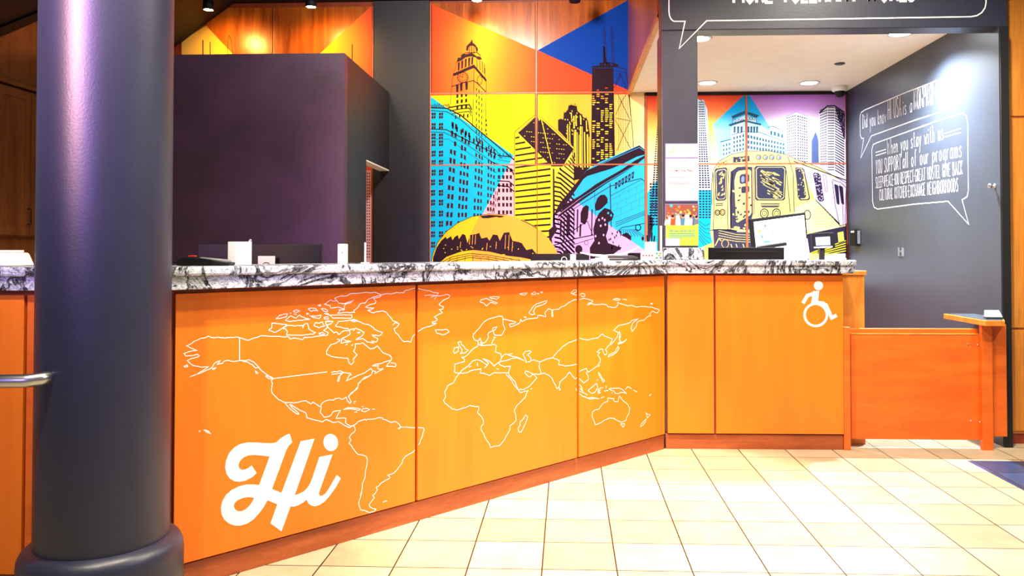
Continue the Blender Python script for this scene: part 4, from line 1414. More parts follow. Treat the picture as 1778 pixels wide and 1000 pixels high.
def board(px0, px1, zz0, zz1, face, label, cut=None):
    x0, x1 = W(px0, 250)[0], W(px1, 250)[0]
    m = MB()
    if cut is None:
        m.wbox(x0, x1, YM, YB - .001, zz0, zz1, face, .0008, 1)
    else:
        m.prism([Vector((x, YM, z)) for x, z in cut], Vector((0, YB - .001 - YM, 0)), face)
    for layer, mat, poly in ART:
        q = clip(poly, x0 + .001, x1 - .001, zz0 + .001, zz1 - .001)
        if cut is not None and q:
            # sloping corner: keep what lies below the slope
            (ax, az), (bx, bz) = cut[-1], cut[-2]
            kz = lambda p: p[1] - (az + (bz - az) * (p[0] - ax) / (bx - ax))
            o = []
            for i in range(len(q)):
                a, b = q[i - 1], q[i]
                if (kz(b) <= 0) != (kz(a) <= 0):
                    t = kz(a) / (kz(a) - kz(b))
                    o.append((a[0] + (b[0] - a[0]) * t, a[1] + (b[1] - a[1]) * t))
                if kz(b) <= 0:
                    o.append(b)
            q = o
        if not q or len(q) < 3 or abs(area2(q)) < 2e-7:
            continue
        d = .0006 + layer * .0003
        pts = [FB.P(a, b, d) for a, b in q]
        if convex(q):
            m.poly(pts, mat)
        else:
            m.tess([pts], mat)
    return m.done('mural_board', label=label, cat='mural panel', group='printed skyline mural boards')


z1 = W(930, 161)[1]
z2 = W(930, 286)[1]
zt_ = W(900, 4)[1]
zn = W(1300, 165)[1]
zb_ = .95
g_ = .007
board(749.5, 929, z1 + g_, zt_, 'cherry_veneer', 'mural board with ornate clock tower top on orange field under brown wood')
board(933, 1092, z1 + g_, ZTOP - .02, 'cherry_veneer', 'mural board with large blue triangle and twin antennas')
board(747.5, 929, z2 + g_, z1 - g_, 'sky_yellow', 'mural board with cyan building top under the clock tower on yellow')
board(933.5, 1119, z2 + g_, z1 - g_, 'sky_yellow', 'mural board with gothic tower and black tower on golden yellow')
board(747.5, 932.2, zb_, z2 - g_, 'sky_yellow', 'mural board with golden dome in front of cyan windowed building')
board(933.2, 1119, zb_, z2 - g_, 'sky_yellow', 'mural board with blue and lilac classical gallery building')
board(1124, 1294.2, z2 + g_, zn, 'sky_sunset', 'alcove mural board with orange sky and half of a cyan roof, above train front')
board(1298, 1468.5, z2 + g_, zn, 'sky_violet', 'alcove mural board with violet sky and pale office towers')
board(1124, 1294.2, zb_, z2 - g_, 'sky_sunset', 'alcove mural board with left cab window of the train, behind the pillar')
board(1298, 1468.5, zb_, z2 - g_, 'sky_violet', 'alcove mural board with train windscreen and side doors')
xe0, xe1 = W(314, 60)[0], W(473, 60)[0]
ztl = W(560, 12)[1]
board(314, 473, z2 + g_, ztl, 'cherry_veneer', 'mural board with yellow peak and sloping corner above the dark office box',
      cut=[(xe0, z2 + g_), (xe1, z2 + g_), (xe1, ztl), (W(391, 22)[0], ztl), (xe0, W(314, 75)[1])])
board(475, 645, z2 + g_, ztl, 'cherry_veneer', 'mural board with brown wood and orange corner above the dark office box')
# the strip of print seen through the office doorway
S(20, 'm_pink', [(600, 296), (650, 296), (650, 470), (600, 470)])
for i in range(30):
    for x in (634, 637.5, 641):
        S(21, 'ink', [(x, 300 + i * 5), (x + 1.6, 300 + i * 5), (x + 1.6, 303 + i * 5), (x, 302.4 + i * 5)])
board(475, 645, zb_, z2 - g_, 'm_pink', 'lower mural board with pink windowed building behind the office doorway')
# timber reveals between the boards
m = MB()
yt = YM - .004
for px, za, zz in ((747, zb_, zt_), (931.2, z2, ZTOP - .02), (1121.5, zb_, zn), (646.8, zb_, ztl), (474, z2, ztl)):
    x = W(px, 250)[0]
    hw = .006 if px != 1121.5 else .011
    m.wbox(x - hw, x + hw, yt if px != 474 else YM + .002, YB - .0005, za, zz, 'seam_wood')
m.done('trim_2', kind='structure')
m = MB()
for pa, pb, z in ((748, 1094, z1), (748, 1120, z2), (1123, 1470, z2), (475, 645, z2)):
    m.wbox(W(pa, 250)[0], W(pb, 250)[0], YM - .003, YB - .0005, z - g_ + .001, z + g_ - .001, 'seam_wood')
x = W(1296.2, 250)[0]
m.wbox(x - .009, x + .009, YM - .004, YB - .0005, zb_, zn, 'seam_wood')
m.wbox(W(1122, 250)[0], XR - .001, YM - .002, YB - .0005, zn + .002, ZC - .001, 'dark_gap')
m.done('trim_3', kind='structure')
# ------------------------------------------------------------------ the white world map on the desk panels
# polylines as drawn on the panel fronts: (origin x, origin y, points at five to one)
MAP = [
 (300, 500, [
  [145,773,210,748,270,710,312,682,280,684,250,688,230,683,200,678,180,675,150,655,125,630,160,612,200,603,230,590,215,575,160,588,115,592,98,568,140,552,185,545,212,543,180,530,140,512,118,502,150,488,190,460,235,440,280,432,305,420,350,432,400,428,450,436,500,428,550,425,580,432,620,445,655,455,700,435,740,425,770,413,830,418,900,420,960,425,1010,425,1015,442,1060,434,1130,448,1140,430,1200,428,1280,415,1340,412,1350,390,1310,368,1340,345,1325,295,1390,290,1375,310,1340,318],
  [145,773,250,735,340,690,360,655,385,640,412,628,385,665,430,655,440,640,470,628,520,638,580,630,640,640,690,665,720,695,750,690,720,660,700,640,660,622,620,632,580,630],
  [580,432,580,630],
  [745,690,765,712,790,730,820,755,870,790,855,800,866,830,855,880,865,915,895,945,920,970,975,995],
  [95,680,125,668,130,682,105,686,95,680],[340,705,375,690,360,706,340,705],[715,715,738,740,725,742,715,715],[805,765,845,768,875,785,835,788,805,765],
  [880,785,1340,728],
  [228,1238,238,1243,230,1246,228,1238],[268,1232,290,1234,312,1246,330,1266,308,1258,268,1232]]),
 (460, 490, [
  [575,783,600,775,625,778,650,768,690,785,740,790,750,805,735,805,720,830,705,858,730,845,805,808,870,785,920,750,935,768],
  [580,800,640,790,680,785,650,810,640,860,630,858,640,820,660,795],
  [625,495,650,498,650,510,600,535,575,540,545,580,535,600,535,625,580,645,640,655,720,660,725,690,748,715,770,695,765,668,800,630,770,600,785,570,785,535,820,535,850,525,880,550,915,580,945,575,975,552,1000,580,1030,615,1075,630,1095,645,1100,665,1090,685,1065,710,1055,730,1095,728,1130,735,1138,718,1130,702,1095,700],
  [1090,680,1040,690,1000,708,950,715,930,728,985,722,978,745,990,755,1030,748,1010,762,955,792,960,775,935,768,925,800,895,820,865,825,840,850,810,880,805,910,770,950,735,980,728,998],
  [610,380,640,340,720,333,770,330,830,345,855,360,890,365,945,395,945,405,985,425,1020,435,1005,460,985,465,930,455,940,470,980,490,975,510,965,520,925,510,945,528,890,520,850,490,790,498,830,475,850,460,860,435,820,412,790,400,730,415,720,400,690,400,640,388,610,380],
  [95,318,130,285,160,278,195,275,185,300,145,310,95,318],[175,330,225,290,250,305,270,312,300,285,320,300,390,322,300,330,210,340,175,330],
  [30,415,60,395,60,355,120,360,190,368,150,400,120,420,85,437,30,415],[195,375,260,380,325,375,330,400,340,365,370,358,375,375,380,405,410,425,440,435,420,450,330,460,190,460,195,430,180,405,150,400,195,375],
  [425,375,440,350,470,355,500,345,505,365,520,380,490,385,470,397,425,375],[525,340,555,335,590,345,570,360,540,370,550,395,580,420,600,440,620,430,640,455,670,430,700,420,735,420,740,450,710,470,665,490,700,505,745,515,700,520,660,530,665,490],
  [375,230,405,225,440,228,460,250,430,245,400,252,375,230],[485,230,520,230,545,245,540,258,510,250,485,230],[385,290,430,295,485,285,485,300,470,315,420,308,385,290],[515,270,545,270,560,285,640,283,755,285,755,305,740,315,660,310,590,312,575,295,515,270],
  [515,190,545,170,570,155,605,165,625,160,640,182,690,185,720,175,770,155,740,180,700,190,690,205,690,235,640,215,570,225,565,205,515,190],
  [605,140,660,118,700,120,750,98,810,95,860,88,910,92,960,88,1010,110],[625,160,605,140],[1010,110,960,125,900,145,870,180,830,185,810,215,770,245,780,262,700,262,630,270,650,245,640,238,690,240],
  [360,265,380,275,365,278,360,265],[245,252,275,240,302,250,265,262,245,252],[250,275,275,278],[215,266,228,270],[510,305,545,300,552,318,515,318,510,305],[460,200,485,195,480,208,460,200],
  [465,445,500,435,520,450,490,458,465,445],[765,420,778,415],[800,435,825,432,815,445,800,435],[700,545,718,535],[750,550,765,540],[740,330,770,322,800,330,770,345,740,330],
  [1010,110,1060,98,1100,100,1140,90,1205,92,1215,72,1260,62,1303,50],[1010,110,1005,122,970,135,940,140,965,165,960,180,900,200,870,215,905,225,950,222,920,238,890,245,940,265,970,255,1030,250,1060,268,1085,300,1110,335,1140,345,1165,365,1150,385,1120,405,1135,440,1160,458,1180,490,1205,515,1235,512,1265,520,1280,475,1303,452],
  [1325,52,1370,65,1440,78,1470,90,1505,95,1490,118,1470,145],[1385,117,1440,112,1490,118,1540,115,1585,105,1607,118,1595,135,1550,155,1510,195,1550,215,1545,232,1510,235,1540,262,1500,285,1470,300,1495,320,1490,335,1450,345,1455,358,1490,355,1440,380,1380,395,1325,430],
  [1440,130,1480,115],[1110,372,1130,350,1160,355],
  [1478,415,1510,412,1540,415,1580,408,1600,430,1575,445,1540,458,1490,440,1478,415]]),
 (440, 640, [
  [270,293,310,340,345,370,380,395,395,395,375,370,340,345,312,310,330,312,360,335,405,362,455,385,462,405,465,428,530,445,598,462,635,440,690,468,740,460,770,478,790,492,835,512,870,492,840,498,800,472,803,430,760,428,718,432,730,405,755,363,720,365,690,375,680,395,655,415,615,422,580,380,590,340,585,325],
  [275,293,355,298,400,288,455,278,475,292,500,308,515,290,550,312,585,333],
  [585,325,595,300,640,275,700,272,705,262,745,255,770,268,805,248,815,280,838,303,848,288,825,240,850,210,880,190,905,170,910,130,925,120,945,95,1000,70],
  [780,355,820,338,870,340,930,350,915,362,870,352,840,348,805,352,780,355],[935,368,950,348,985,345,1010,355,985,368,965,374,935,368],[1030,352,1055,353],[875,378,900,376],[870,290,890,282],[872,305,880,300],[940,330,955,328]]),
 (560, 700, [
  [270,192,290,180,310,160,340,148,370,140,378,150,385,140,440,138,490,125,520,128,522,138,560,150,590,165,640,162,665,182,678,205,665,225,655,218,680,208,720,208,760,212,803,215],
  [826,214,875,215,883,232,872,260,862,300,850,320,845,345,830,362],[803,405,785,425,740,450,720,460,695,490,690,520,670,545,640,585,620,605,590,618,565,625,580,635,585,650,545,672,505,695,490,718,465,730,475,752,455,785,435,800,450,820,430,845,405,880,412,900,435,915,465,922,445,940,410,950,370,932,330,925,318,890,315,860,330,810,330,790,345,740,345,700,370,640,372,590,385,540,388,490,375,460,345,450,310,445,285,420,265,395,255,375,230,350,248,318,232,300,245,275,270,255,285,235,280,210,265,190],
  [525,862,545,848,562,850],[340,770,335,800]]),
 (720, 490, [
  [335,600,345,570,380,562,378,598,345,618,335,600],[375,520,400,515,405,540,430,558,440,580,465,590,440,612,395,620,412,600,408,580,385,545,375,520],
  [345,780,350,710,375,705,430,690,432,670,405,648,430,650,465,625,480,605,520,570,545,558,550,515,560,545,600,552,650,545,690,538,710,555,700,605,720,612,750,625,755,660,740,690],
  [505,470,510,450,560,400,600,345,630,325,670,312,720,297,760,297,768,320,880,345,860,360,820,365,830,388,870,375,900,360,915,350,920,320,930,342,970,320,1020,315,1065,310,1070,288,1110,292,1140,302,1130,268,1160,230,1190,240,1190,295,1200,300,1198,240,1250,235,1265,218,1310,200,1340,175,1390,150,1412,152],
  [505,470,520,500,545,512,570,485,575,510,590,530,615,520,640,475,635,455,645,435,675,420,680,395,715,385,700,410,680,425,690,455,720,462,755,458,785,410,768,370,765,320],
  [570,520,580,548],[590,530,585,548],[668,530,690,488,690,475,705,480],
  [990,265,1010,240,1030,210,1060,185,1100,175,1150,160,1140,180,1100,200,1050,215,1030,255,1045,275,1020,283,990,265],
  [565,170,580,150,620,140,650,155,720,178,700,188,660,175,625,205,600,180,565,170],[650,130,690,125,735,128,715,148,690,142,660,140,650,130],
  [910,102,945,95,980,92,950,112,910,102],[1012,100,1045,82,1055,100,1030,108,1012,100],[1065,95,1080,98,1070,104,1065,95],[1090,85,1110,82,1105,94,1090,85],[950,305,962,298,968,308,950,305],
  [1355,95,1380,68,1405,65,1402,85,1370,100,1355,95],[1370,100,1410,112],[1200,648,1230,615,1255,590,1290,555,1330,530,1410,497],
  [345,780,390,790,410,765,450,735,475,715,495,690,540,672,570,680,600,700,630,720,605,745],[630,720,640,700,590,665,610,668,650,685,690,730,700,715,740,690],[545,700,547,730],[470,740,490,728],[710,752,730,755],
  [735,700,735,715,780,735,830,728,815,785,820,810,870,860,900,935,950,930,1000,900,1060,830,1030,798,1000,820,980,815,955,785,965,770,1030,798,1075,800,1130,790,1160,805,1190,830,1235,925,1255,905,1260,865,1310,825,1345,780,1390,840,1412,830],
  [740,690,790,682,850,660,890,655,950,680],[755,650,785,622,820,635,880,648,940,675],[820,625,850,618],
  [940,625,960,600,1000,595,1012,605,980,630,1010,660,1005,690,965,695,960,665,940,625],[1005,680,1040,675,1085,692,1140,668,1200,655,1255,680,1250,715,1315,728,1410,712],[1085,692,1080,735,1095,790],
  [1255,915,1268,935,1255,935,1255,915],[1005,930,1018,922],
  [1400,920,1412,945]]),
 (740, 600, [
  [290,240,350,238,380,220,440,208,475,200,470,240,505,240,550,260,590,235,650,238,715,235],
  [290,240,260,275,240,318,210,335,185,350,175,380,160,400,168,440,150,475,160,498,185,515,225,550,265,560,310,545,350,535,380,520,425,530,455,532,458,550,445,580,475,610,495,645,497,680,478,700,475,725,500,765,510,795,530,830,550,855,560,886,600,872,635,868,680,815,705,770,725,735,728,695,750,680,780,650,778,610,765,560,790,515,830,480,860,450,870,415,885,390,855,395,820,408,800,385,770,350,745,310,695,250],
  [865,600,880,620,865,665,845,710,825,750,805,750,797,720,815,690,815,660,845,635,865,600]]),
 (900, 490, [
  [530,152,570,138,610,148,648,160,640,172,610,182,598,200,630,185,660,195,720,190,765,195,780,215,845,218,865,195,860,175,900,190,950,205,985,200,1020,215,1050,212,1090,212,1150,215,1180,225,1225,240,1205,268,1165,250,1140,275,1150,290,1120,300,1090,330,1050,335,1030,350,1020,390,1000,412,988,428,978,395,990,360,1030,325,1045,315,1010,325,985,332,970,350,920,365,870,375,825,420,870,435,860,470,830,515,790,545,755,585,768,600,765,625,750,632,735,600,735,585,715,578,680,605,705,610,690,632,710,660,712,690,690,720,660,745,610,780,590,750,560,760,530,775],
  [600,775,590,788,605,810,608,845,570,875,530,835],[530,483,560,495,610,500,640,490,685,485,730,448,750,470,800,485,815,495,795,545],
  [878,425,888,460,880,490,890,520,875,500,878,425],[865,540,870,525,905,520,940,495,915,520,865,540],[865,555,875,575,850,610,820,630,780,650,785,630,840,605,865,555],
  [530,885,545,905,562,945,535,920],[500,925,510,945],[820,152,850,140,885,148,870,158,820,152],[905,147,942,153],[1145,188,1162,180,1165,192,1145,188],
  [530,112,555,95,578,105,580,120,545,122],[695,735,705,718]]),
 (900, 600, [
  [530,395,565,410,600,430],[530,418,570,445,620,465,660,458,705,462,650,452,600,455,575,440],[605,390,640,360,680,328,690,362,660,410,635,415,605,390],[715,455,745,445],
  [690,385,705,372,735,365],[695,390,715,385,700,400,715,410,695,415,692,385],[695,230,712,255,725,280,750,305,735,320,718,285,700,255,695,230],[680,305,692,295],
  [785,375,830,370,870,368,910,385,925,405,942,418,905,405,880,410,870,418,840,415,830,395,785,375],[930,382,950,355,985,375],[1000,385,1030,403],[760,350,764,372],[745,395,780,390],[812,403,814,415],
  [645,575,665,558,700,550,720,520,745,495,775,485,780,455,800,458,830,460,825,475,840,487,865,487,870,455,878,435,900,470,945,505,968,545,960,590,940,625,935,650,900,665,880,662,860,650,840,640,835,632,790,628,750,645,720,668,670,688,660,665,640,612,645,575],
  [830,635,842,640],[888,680,922,675,918,700,905,708,888,680],[1105,580,1120,595,1145,600,1120,630,1115,605,1105,580],[1110,635,1100,665,1075,695,1058,705,1065,685,1090,655,1110,635],[1135,437,1155,420,1145,436]]),
]
W_MAP = .0031
strokes = [MB(), MB(), MB()]
rj = random.Random(3)
mapn = [0, 0, 0]
for ox, oy, lines in MAP:
    for ln in lines:
        pts = [(ox + ln[i] / 5, oy + ln[i + 1] / 5) for i in range(0, len(ln), 2)]
        fine = []
        for a, b in zip(pts, pts[1:]):
            fine.append(a)
            L = math.hypot(b[0] - a[0], b[1] - a[1])
            if 5 < L < 60 and not (abs(a[0] - b[0]) < 1) and L < 30:
                for q in range(1, int(L / 3)):
                    t = q / int(L / 3)
                    fine.append((a[0] + (b[0] - a[0]) * t + rj.uniform(-.5, .5), a[1] + (b[1] - a[1]) * t + rj.uniform(-.5, .5)))
        fine.append(pts[-1])
        mid = sum(x for x, y in fine) / len(fine)
        i = 0 if mid < 723 else (1 if mid < 1003.5 else 2)
        lo, hi = ((304, 720.5), (726, 1001.5), (1005.5, 1153))[i]
        loc = [FA.pix(min(max(x, lo), hi), y, .0145) for x, y in fine]
        loc = [(s_, min(z_, 1.13)) for s_, z_ in loc]
        strokes[i].stroke(FA, loc, W_MAP, .0147, 'white_vinyl')
        mapn[i] += 1
for i in range(3):
    strokes[i].done('map_outline', panels[i], label='white coastline outlines of the world map')

# big greeting on the left panel
def zf(pts, ox, oy, k, fr, d):
    return [fr.P(*fr.pix(ox + x / k, oy + y / k, d), d) for x, y in pts]


HI = [(680,108),(702,180),(672,210),(655,240),(640,280),(587,424),(535,566),(613,598),(772,171),(886,150),(722,619),(760,605),(795,588),(825,560),(850,520),(870,470),(925,302),(1035,280),(922,600),(928,622),(950,622),(975,605),(1000,570),(1070,450),(1104,478),(1060,555),(1010,625),(970,670),(930,697),(890,710),(860,703),(835,685),(820,655),(790,680),(750,702),(715,712),(688,710),(613,917),(522,850),(578,693),(497,660),(470,710),(430,765),(380,820),(330,852),(280,868),(230,870),(180,853),(140,820),(117,775),(112,720),(125,665),(155,615),(200,575),(260,545),(320,530),(380,528),(428,534),(515,298),(450,290),(390,285),(340,288),(300,305),(270,335),(257,370),(265,395),(285,408),(310,406),(340,392),(366,371),(408,434),(370,470),(320,495),(270,507),(225,503),(185,480),(158,440),(147,390),(155,330),(180,270),(220,225),(270,195),(330,182),(400,182),(470,187),(530,189),(570,182),(600,152),(640,125)]
HOLE = [(387,640),(340,633),(290,642),(250,660),(225,685),(219,710),(230,735),(255,750),(285,750),(315,735),(345,708),(370,675)]
DOT = [(1020 + 60 * math.cos(t) + 8 * math.sin(t), 182 + 71 * math.sin(t) - 6 * math.cos(t)) for t in [2 * PI * i / 40 for i in range(40)]]
m = MB()
K = 1238 / 260
m.tess([zf(HI, 360, 730, K, FA, .0150), zf(HOLE, 360, 730, K, FA, .0150)], 'white_vinyl')
m.poly(zf(DOT, 360, 730, K, FA, .0150), 'white_vinyl')
m.done('lettering', panels[0], label='big white brush-script Hi')

# wheelchair symbol
m = MB()
K = 1046 / 408
def sp(x, y):
    return FR.pix(1370 + x / K, 430 + y / K, .0146)
c = sp(131, 169)
m.poly([FR.P(c[0] + .030 * math.cos(2 * PI * i / 28), c[1] + .030 * math.sin(2 * PI * i / 28), .0146) for i in range(28)], 'white_vinyl')
c = sp(119, 299)
m.stroke(FR, [(c[0] + .0725 * math.cos(2 * PI * i / 48), c[1] + .0725 * math.sin(2 * PI * i / 48)) for i in range(48)], .0155, .0146, 'white_vinyl', True)
m.poly([FR.P(*sp(x, y), .0147) for x, y in ((107, 193), (135, 193), (129, 238), (98, 249))], 'white_vinyl')
m.stroke(FR, [sp(x, y) for x, y in ((62, 247), (82, 213), (122, 200))], .0225, .0148, 'white_vinyl')
m.stroke(FR, [sp(x, y) for x, y in ((100, 243), (150, 247), (165, 256), (190, 312), (212, 301))], .0225, .0149, 'white_vinyl')
m.done('wheelchair_symbol', SYM, label='white wheelchair symbol leaning forward')
# ------------------------------------------------------------------ writing on the walls
SW = .011
m = MB()
h = lambda px, py: FH.pix(px, py, .0012)
pts = [h(1161.5, -80), h(1161.5, 20)]
pts += [h(1161.5 + 10 * (1 - math.cos(t)), 20 + 17 * math.sin(t)) for t in (.4, .8, 1.2, 1.5)]
pts += [h(1189.5, 37), h(1179.5, 84), h(1227, 36), h(1400, 33.5), h(1686, 29)]
pts += [h(1686 + 26 * math.sin(t), 29 - 24 * (1 - math.cos(t))) for t in (.4, .8, 1.2, 1.55)]
pts += [h(1713, -80)]
m.stroke(FH, pts, .0085, .0012, 'white_vinyl')
a, b = h(1274, 5), h(1592, 1)
text(m, FH, 'MORE TOLERANT WORLD', a, b, .17, .020, .0014, 'white_vinyl', .2)
m.done('chalk_lettering', HEAD, label='white hand lettering and speech bubble outline')

m = MB()
x_ = lambda px, py: FX.pix(px, py, .0012)
def zz(f, k=994 / 318, ox=1460, oy=100):
    return [x_(ox + f[i] / k, oy + f[i + 1] / k) for i in range(0, len(f), 2)]
m.stroke(FX, zz([112, 438, 105, 420, 104, 320, 110, 298, 130, 284, 350, 190, 560, 110, 578, 110, 585, 130, 584, 250, 572, 285, 400, 340, 165, 425, 108, 545, 124, 438, 112, 438]), .0085, .0012, 'white_vinyl')
m.stroke(FX, zz([200, 460, 175, 472, 168, 500, 172, 780, 180, 812, 200, 822, 400, 795, 582, 780, 694, 905, 658, 772, 685, 755, 692, 720, 688, 350, 680, 315, 660, 302, 500, 352, 200, 460]), .0085, .0012, 'white_vinyl')
def tx(s_, xa, ya, xb, yb, cap, w=.0060):
    a, b = zz([xa, ya])[0], zz([xb, yb])[0]
    text(m, FX, s_, a, b, cap, w, .0014, 'white_vinyl', .3)
tx('Did you know', 118, 385, 248, 352, .135)
tx('HI USA', 256, 338, 328, 316, .175, .008)
tx('is a', 338, 312, 386, 296, .13)
tx('NONPROFIT?!', 398, 284, 560, 232, .17, .008)
tx('When you stay with us', 252, 528, 556, 445, .135, .0055)
tx('YOU SUPPORT', 190, 632, 326, 606, .13, .0058)
tx('all of our programs', 336, 602, 655, 538, .135, .0055)
tx('SLEEP4PEACE.IOU RESPECT.GREAT HOSTEL GIVE BACK', 190, 708, 660, 632, .10, .0046)
tx('CULTURAL KITCHEN.EXCHANGE NEIGHBORHOODS', 210, 775, 636, 726, .10, .0046)
for f in ([188, 515, 245, 498], [190, 532, 246, 514], [560, 412, 652, 384], [560, 432, 654, 406]):
    m.stroke(FX, zz(f), .007, .0014, 'white_vinyl')
m.done('chalk_lettering', WALLR, label='white hand lettering in two speech bubbles')

# ------------------------------------------------------------------ papers on the pillar
FP = Frame((0, YH), (1, 0))
def pp(px, py, d=.004):
    return FP.pix(px, py, d)
def rect(m, x0, y0, x1, y1, mat, d, fr=FP):
    a, b = fr.pix(x0, y0, .004), fr.pix(x1, y1, .004)
    m.poly([fr.P(a[0], b[1], d), fr.P(b[0], b[1], d), fr.P(b[0], a[1], d), fr.P(a[0], a[1], d)], mat)
def sheet(x0, y0, x1, y1, mat, d0=.0, d1=.004, m=None):
    a, b = pp(x0, y0), pp(x1, y1)
    m.box(FP, a[0], b[0], b[1], a[1], d0, d1, mat, .0006, 1)

root_loc = lambda x0, x1, y1: FP.P((pp(x0, y1)[0] + pp(x1, y1)[0]) / 2, pp(x0, y1)[1])
# top notice
t = thing('wall_notice', root_loc(1155, 1212, 273), 'small white landscape notice with round yellow logo, topmost on the pillar', 'notice')
m = MB(); sheet(1155, 249, 1212.5, 274.5, 'sign_frame', .0005, .004, m); m.done('holder', t)
m = MB(); rect(m, 1156.3, 250.5, 1211.5, 272.5, 'white_vinyl', .0044)
c = pp(1164, 260.5)
cc = lambda r, n=24, d=.0047: [FP.P(c[0] + r * math.cos(2 * PI * i / n), c[1] + r * math.sin(2 * PI * i / n), d) for i in range(n)]
m.poly(cc(.0205), 'yellow_ink'); m.poly(cc(.0195, 24, .005), 'grey_ink') if 0 else None
c = pp(1163.4, 259.6); m.poly(cc(.0160, 24, .005), 'white_vinyl')
c = pp(1163.4, 259.6); m.poly(cc(.0045, 3, .0052), 'navy_ink')
for i, (xa, xb) in enumerate(((1171, 1205), (1172, 1207), (1171, 1206), (1171, 1207), (1171, 1203), (1171, 1179))):
    rect(m, xa, 254 + i * 2.3, xb, 254.8 + i * 2.3, 'grey_ink', .0048)
m.done('paper', t)
# policy sheet
t = thing('wall_notice', root_loc(1155, 1212, 348), 'white portrait policy sheet with red heading, middle one on the pillar', 'notice')
m = MB(); sheet(1155, 274.8, 1212.5, 349.5, 'sign_frame', .0005, .004, m); m.done('holder', t)
m = MB(); rect(m, 1156, 276, 1212, 347.5, 'white_vinyl', .0044)
c = pp(1165, 281); m.poly(cc(.009, 20, .0047), 'yellow_ink'); c = pp(1164.7, 280.6); m.poly(cc(.0075, 20, .005), 'white_vinyl')
rect(m, 1173, 280.3, 1193, 281.4, 'grey_ink', .0048)
a, b = pp(1164.5, 297.5), pp(1203.5, 297.5)
text(m, FP, '14 Nights Stay', a, (b[0] - .05, b[1]), .0135, .0036, .0048, 'red_ink', .2)
text(m, FP, 'Policy', (b[0] - .04, b[1]), b, .0135, .0036, .0048, 'red_ink', .2)
for y, xa, xb in ((304.4, 1166, 1205), (306.6, 1161, 1208), (308.8, 1181, 1187), (314.5, 1163, 1206), (316.7, 1162, 1207), (319, 1170, 1190), (323.5, 1162, 1206), (325.6, 1180, 1190)):
    rect(m, xa, y, xb, y + 1.15, 'grey_ink', .0048)
m.done('paper', t)
# events poster
t = thing('wall_poster', root_loc(1155, 1212, 428), 'colourful events poster with green lower half, lowest on the pillar', 'poster')
m = MB(); sheet(1154.8, 354, 1213, 427, 'sign_frame', .0005, .004, m); m.done('holder', t)
m = MB(); rect(m, 1156, 355, 1212.4, 426.5, 'lime_ink', .0044)
rect(m, 1156, 355, 1212.4, 390, 'brown_ink', .0047)
rp = random.Random(5)
blobs = ['red_ink', 'orange_ink', 'teal_ink', 'm_sky', 'brown_ink', 'yellow_ink', 'm_orange', 'm_steelblue']
for i in range(46):
    c = pp(rp.uniform(1159, 1209), rp.uniform(357, 371)); m.poly(cc(rp.uniform(.004, .011), 9, .0049 + i * 1e-5), rp.choice(blobs))
for i, (x, y, sh) in enumerate(((1161, 374, 'white_vinyl'), (1168, 377, 'm_red'), (1177, 371, 'white_vinyl'), (1186, 376, 'teal_ink'), (1193, 370, 'white_vinyl'), (1199, 377, 'white_vinyl'), (1206, 373, 'm_steelblue'), (1209, 378, 'grey_ink'), (1158, 380, 'white_vinyl'))):
    c = pp(x, y); p_ = FP
    w = .017
    m.poly([FP.P(c[0] - w, pp(x, 391)[1], .0056 + i * 2e-5), FP.P(c[0] + w, pp(x, 391)[1], .0056 + i * 2e-5), FP.P(c[0] + w * .8, c[1] - .012, .0056 + i * 2e-5), FP.P(c[0] - w * .8, c[1] - .012, .0056 + i * 2e-5)], sh)
    m.poly(cc(.0115, 12, .0058 + i * 2e-5), 'skin_ink')
    c = (c[0], c[1] + .006); m.poly(cc(.0095, 10, .0059 + i * 2e-5), 'black_plastic' if i % 2 else 'brown_ink')
# curved edge of the green field
edge = [pp(1156 + 56.4 * i / 16, 388.5 + 6.5 * math.sin(PI * i / 16)) for i in range(17)]
lo = pp(1156, 426.5)[1]
m.tess([[FP.P(a, b, .0066) for a, b in edge] + [FP.P(edge[-1][0], lo, .0066), FP.P(edge[0][0], lo, .0066)]], 'lime_ink')
text(m, FP, 'FREE DAILY HOSTEL EVENTS'.replace('Y', 'Y'), pp(1162, 402.6), pp(1206, 402.6), .0118, .0022, .0069, 'navy_ink', .2)
for i, xb in enumerate((1205, 1206, 1207, 1184)):
    rect(m, 1162, 405 + i * 2.6, xb, 406.1 + i * 2.6, 'teal_ink', .0069)
rect(m, 1156, 414, 1180, 426.5, 'white_vinyl', .0068)
c = pp(1168, 417); m.poly(cc(.006, 3, .007), 'navy_ink')
m.done('paper', t)

# ------------------------------------------------------------------ things on the wall of the alcove
def wall_box(name, x0, y0, x1, y1, dep, mat, label, cat, bev=.004):
    a, b = FX.pix(x0, y0, 0), FX.pix(x1, y1, 0)
    m = MB(); m.box(FX, a[0], b[0], b[1], a[1], .0005, dep, mat, bev)
    return m, a, b
m, a, b = wall_box('d', 1484.5, 399, 1494, 427, .05, 'black_plastic', '', '')
t = thing('wall_dispenser', FX.P((a[0] + b[0]) / 2, b[1], .03), 'small black dispenser box on the slate wall right of the mural', 'dispenser')
m.done('housing', t)
m = MB(); m.box(FX, b[0] - .001, b[0] + .012, b[1] + .02, a[1] - .012, .004, .03, 'grey_plastic', .003); m.done('side_plate', t)
m = MB(); m.box(FX, a[0] + .03, b[0] - .03, a[1] - .03, a[1] - .012, .0502, .053, 'white_plastic', .001); m.done('label_plate', t)
a, b = FX.pix(1560, 430, 0), FX.pix(1570, 445, 0)
t = thing('wall_outlet', FX.P((a[0] + b[0]) / 2, b[1], .003), 'small grey outlet plate on the slate wall above the gate', 'outlet')
m = MB(); m.box(FX, a[0], b[0], b[1], a[1], .0005, .006, 'grey_plastic', .002); m.done('plate', t)
cx_, cz_ = (a[0] + b[0]) / 2, (a[1] + b[1]) / 2
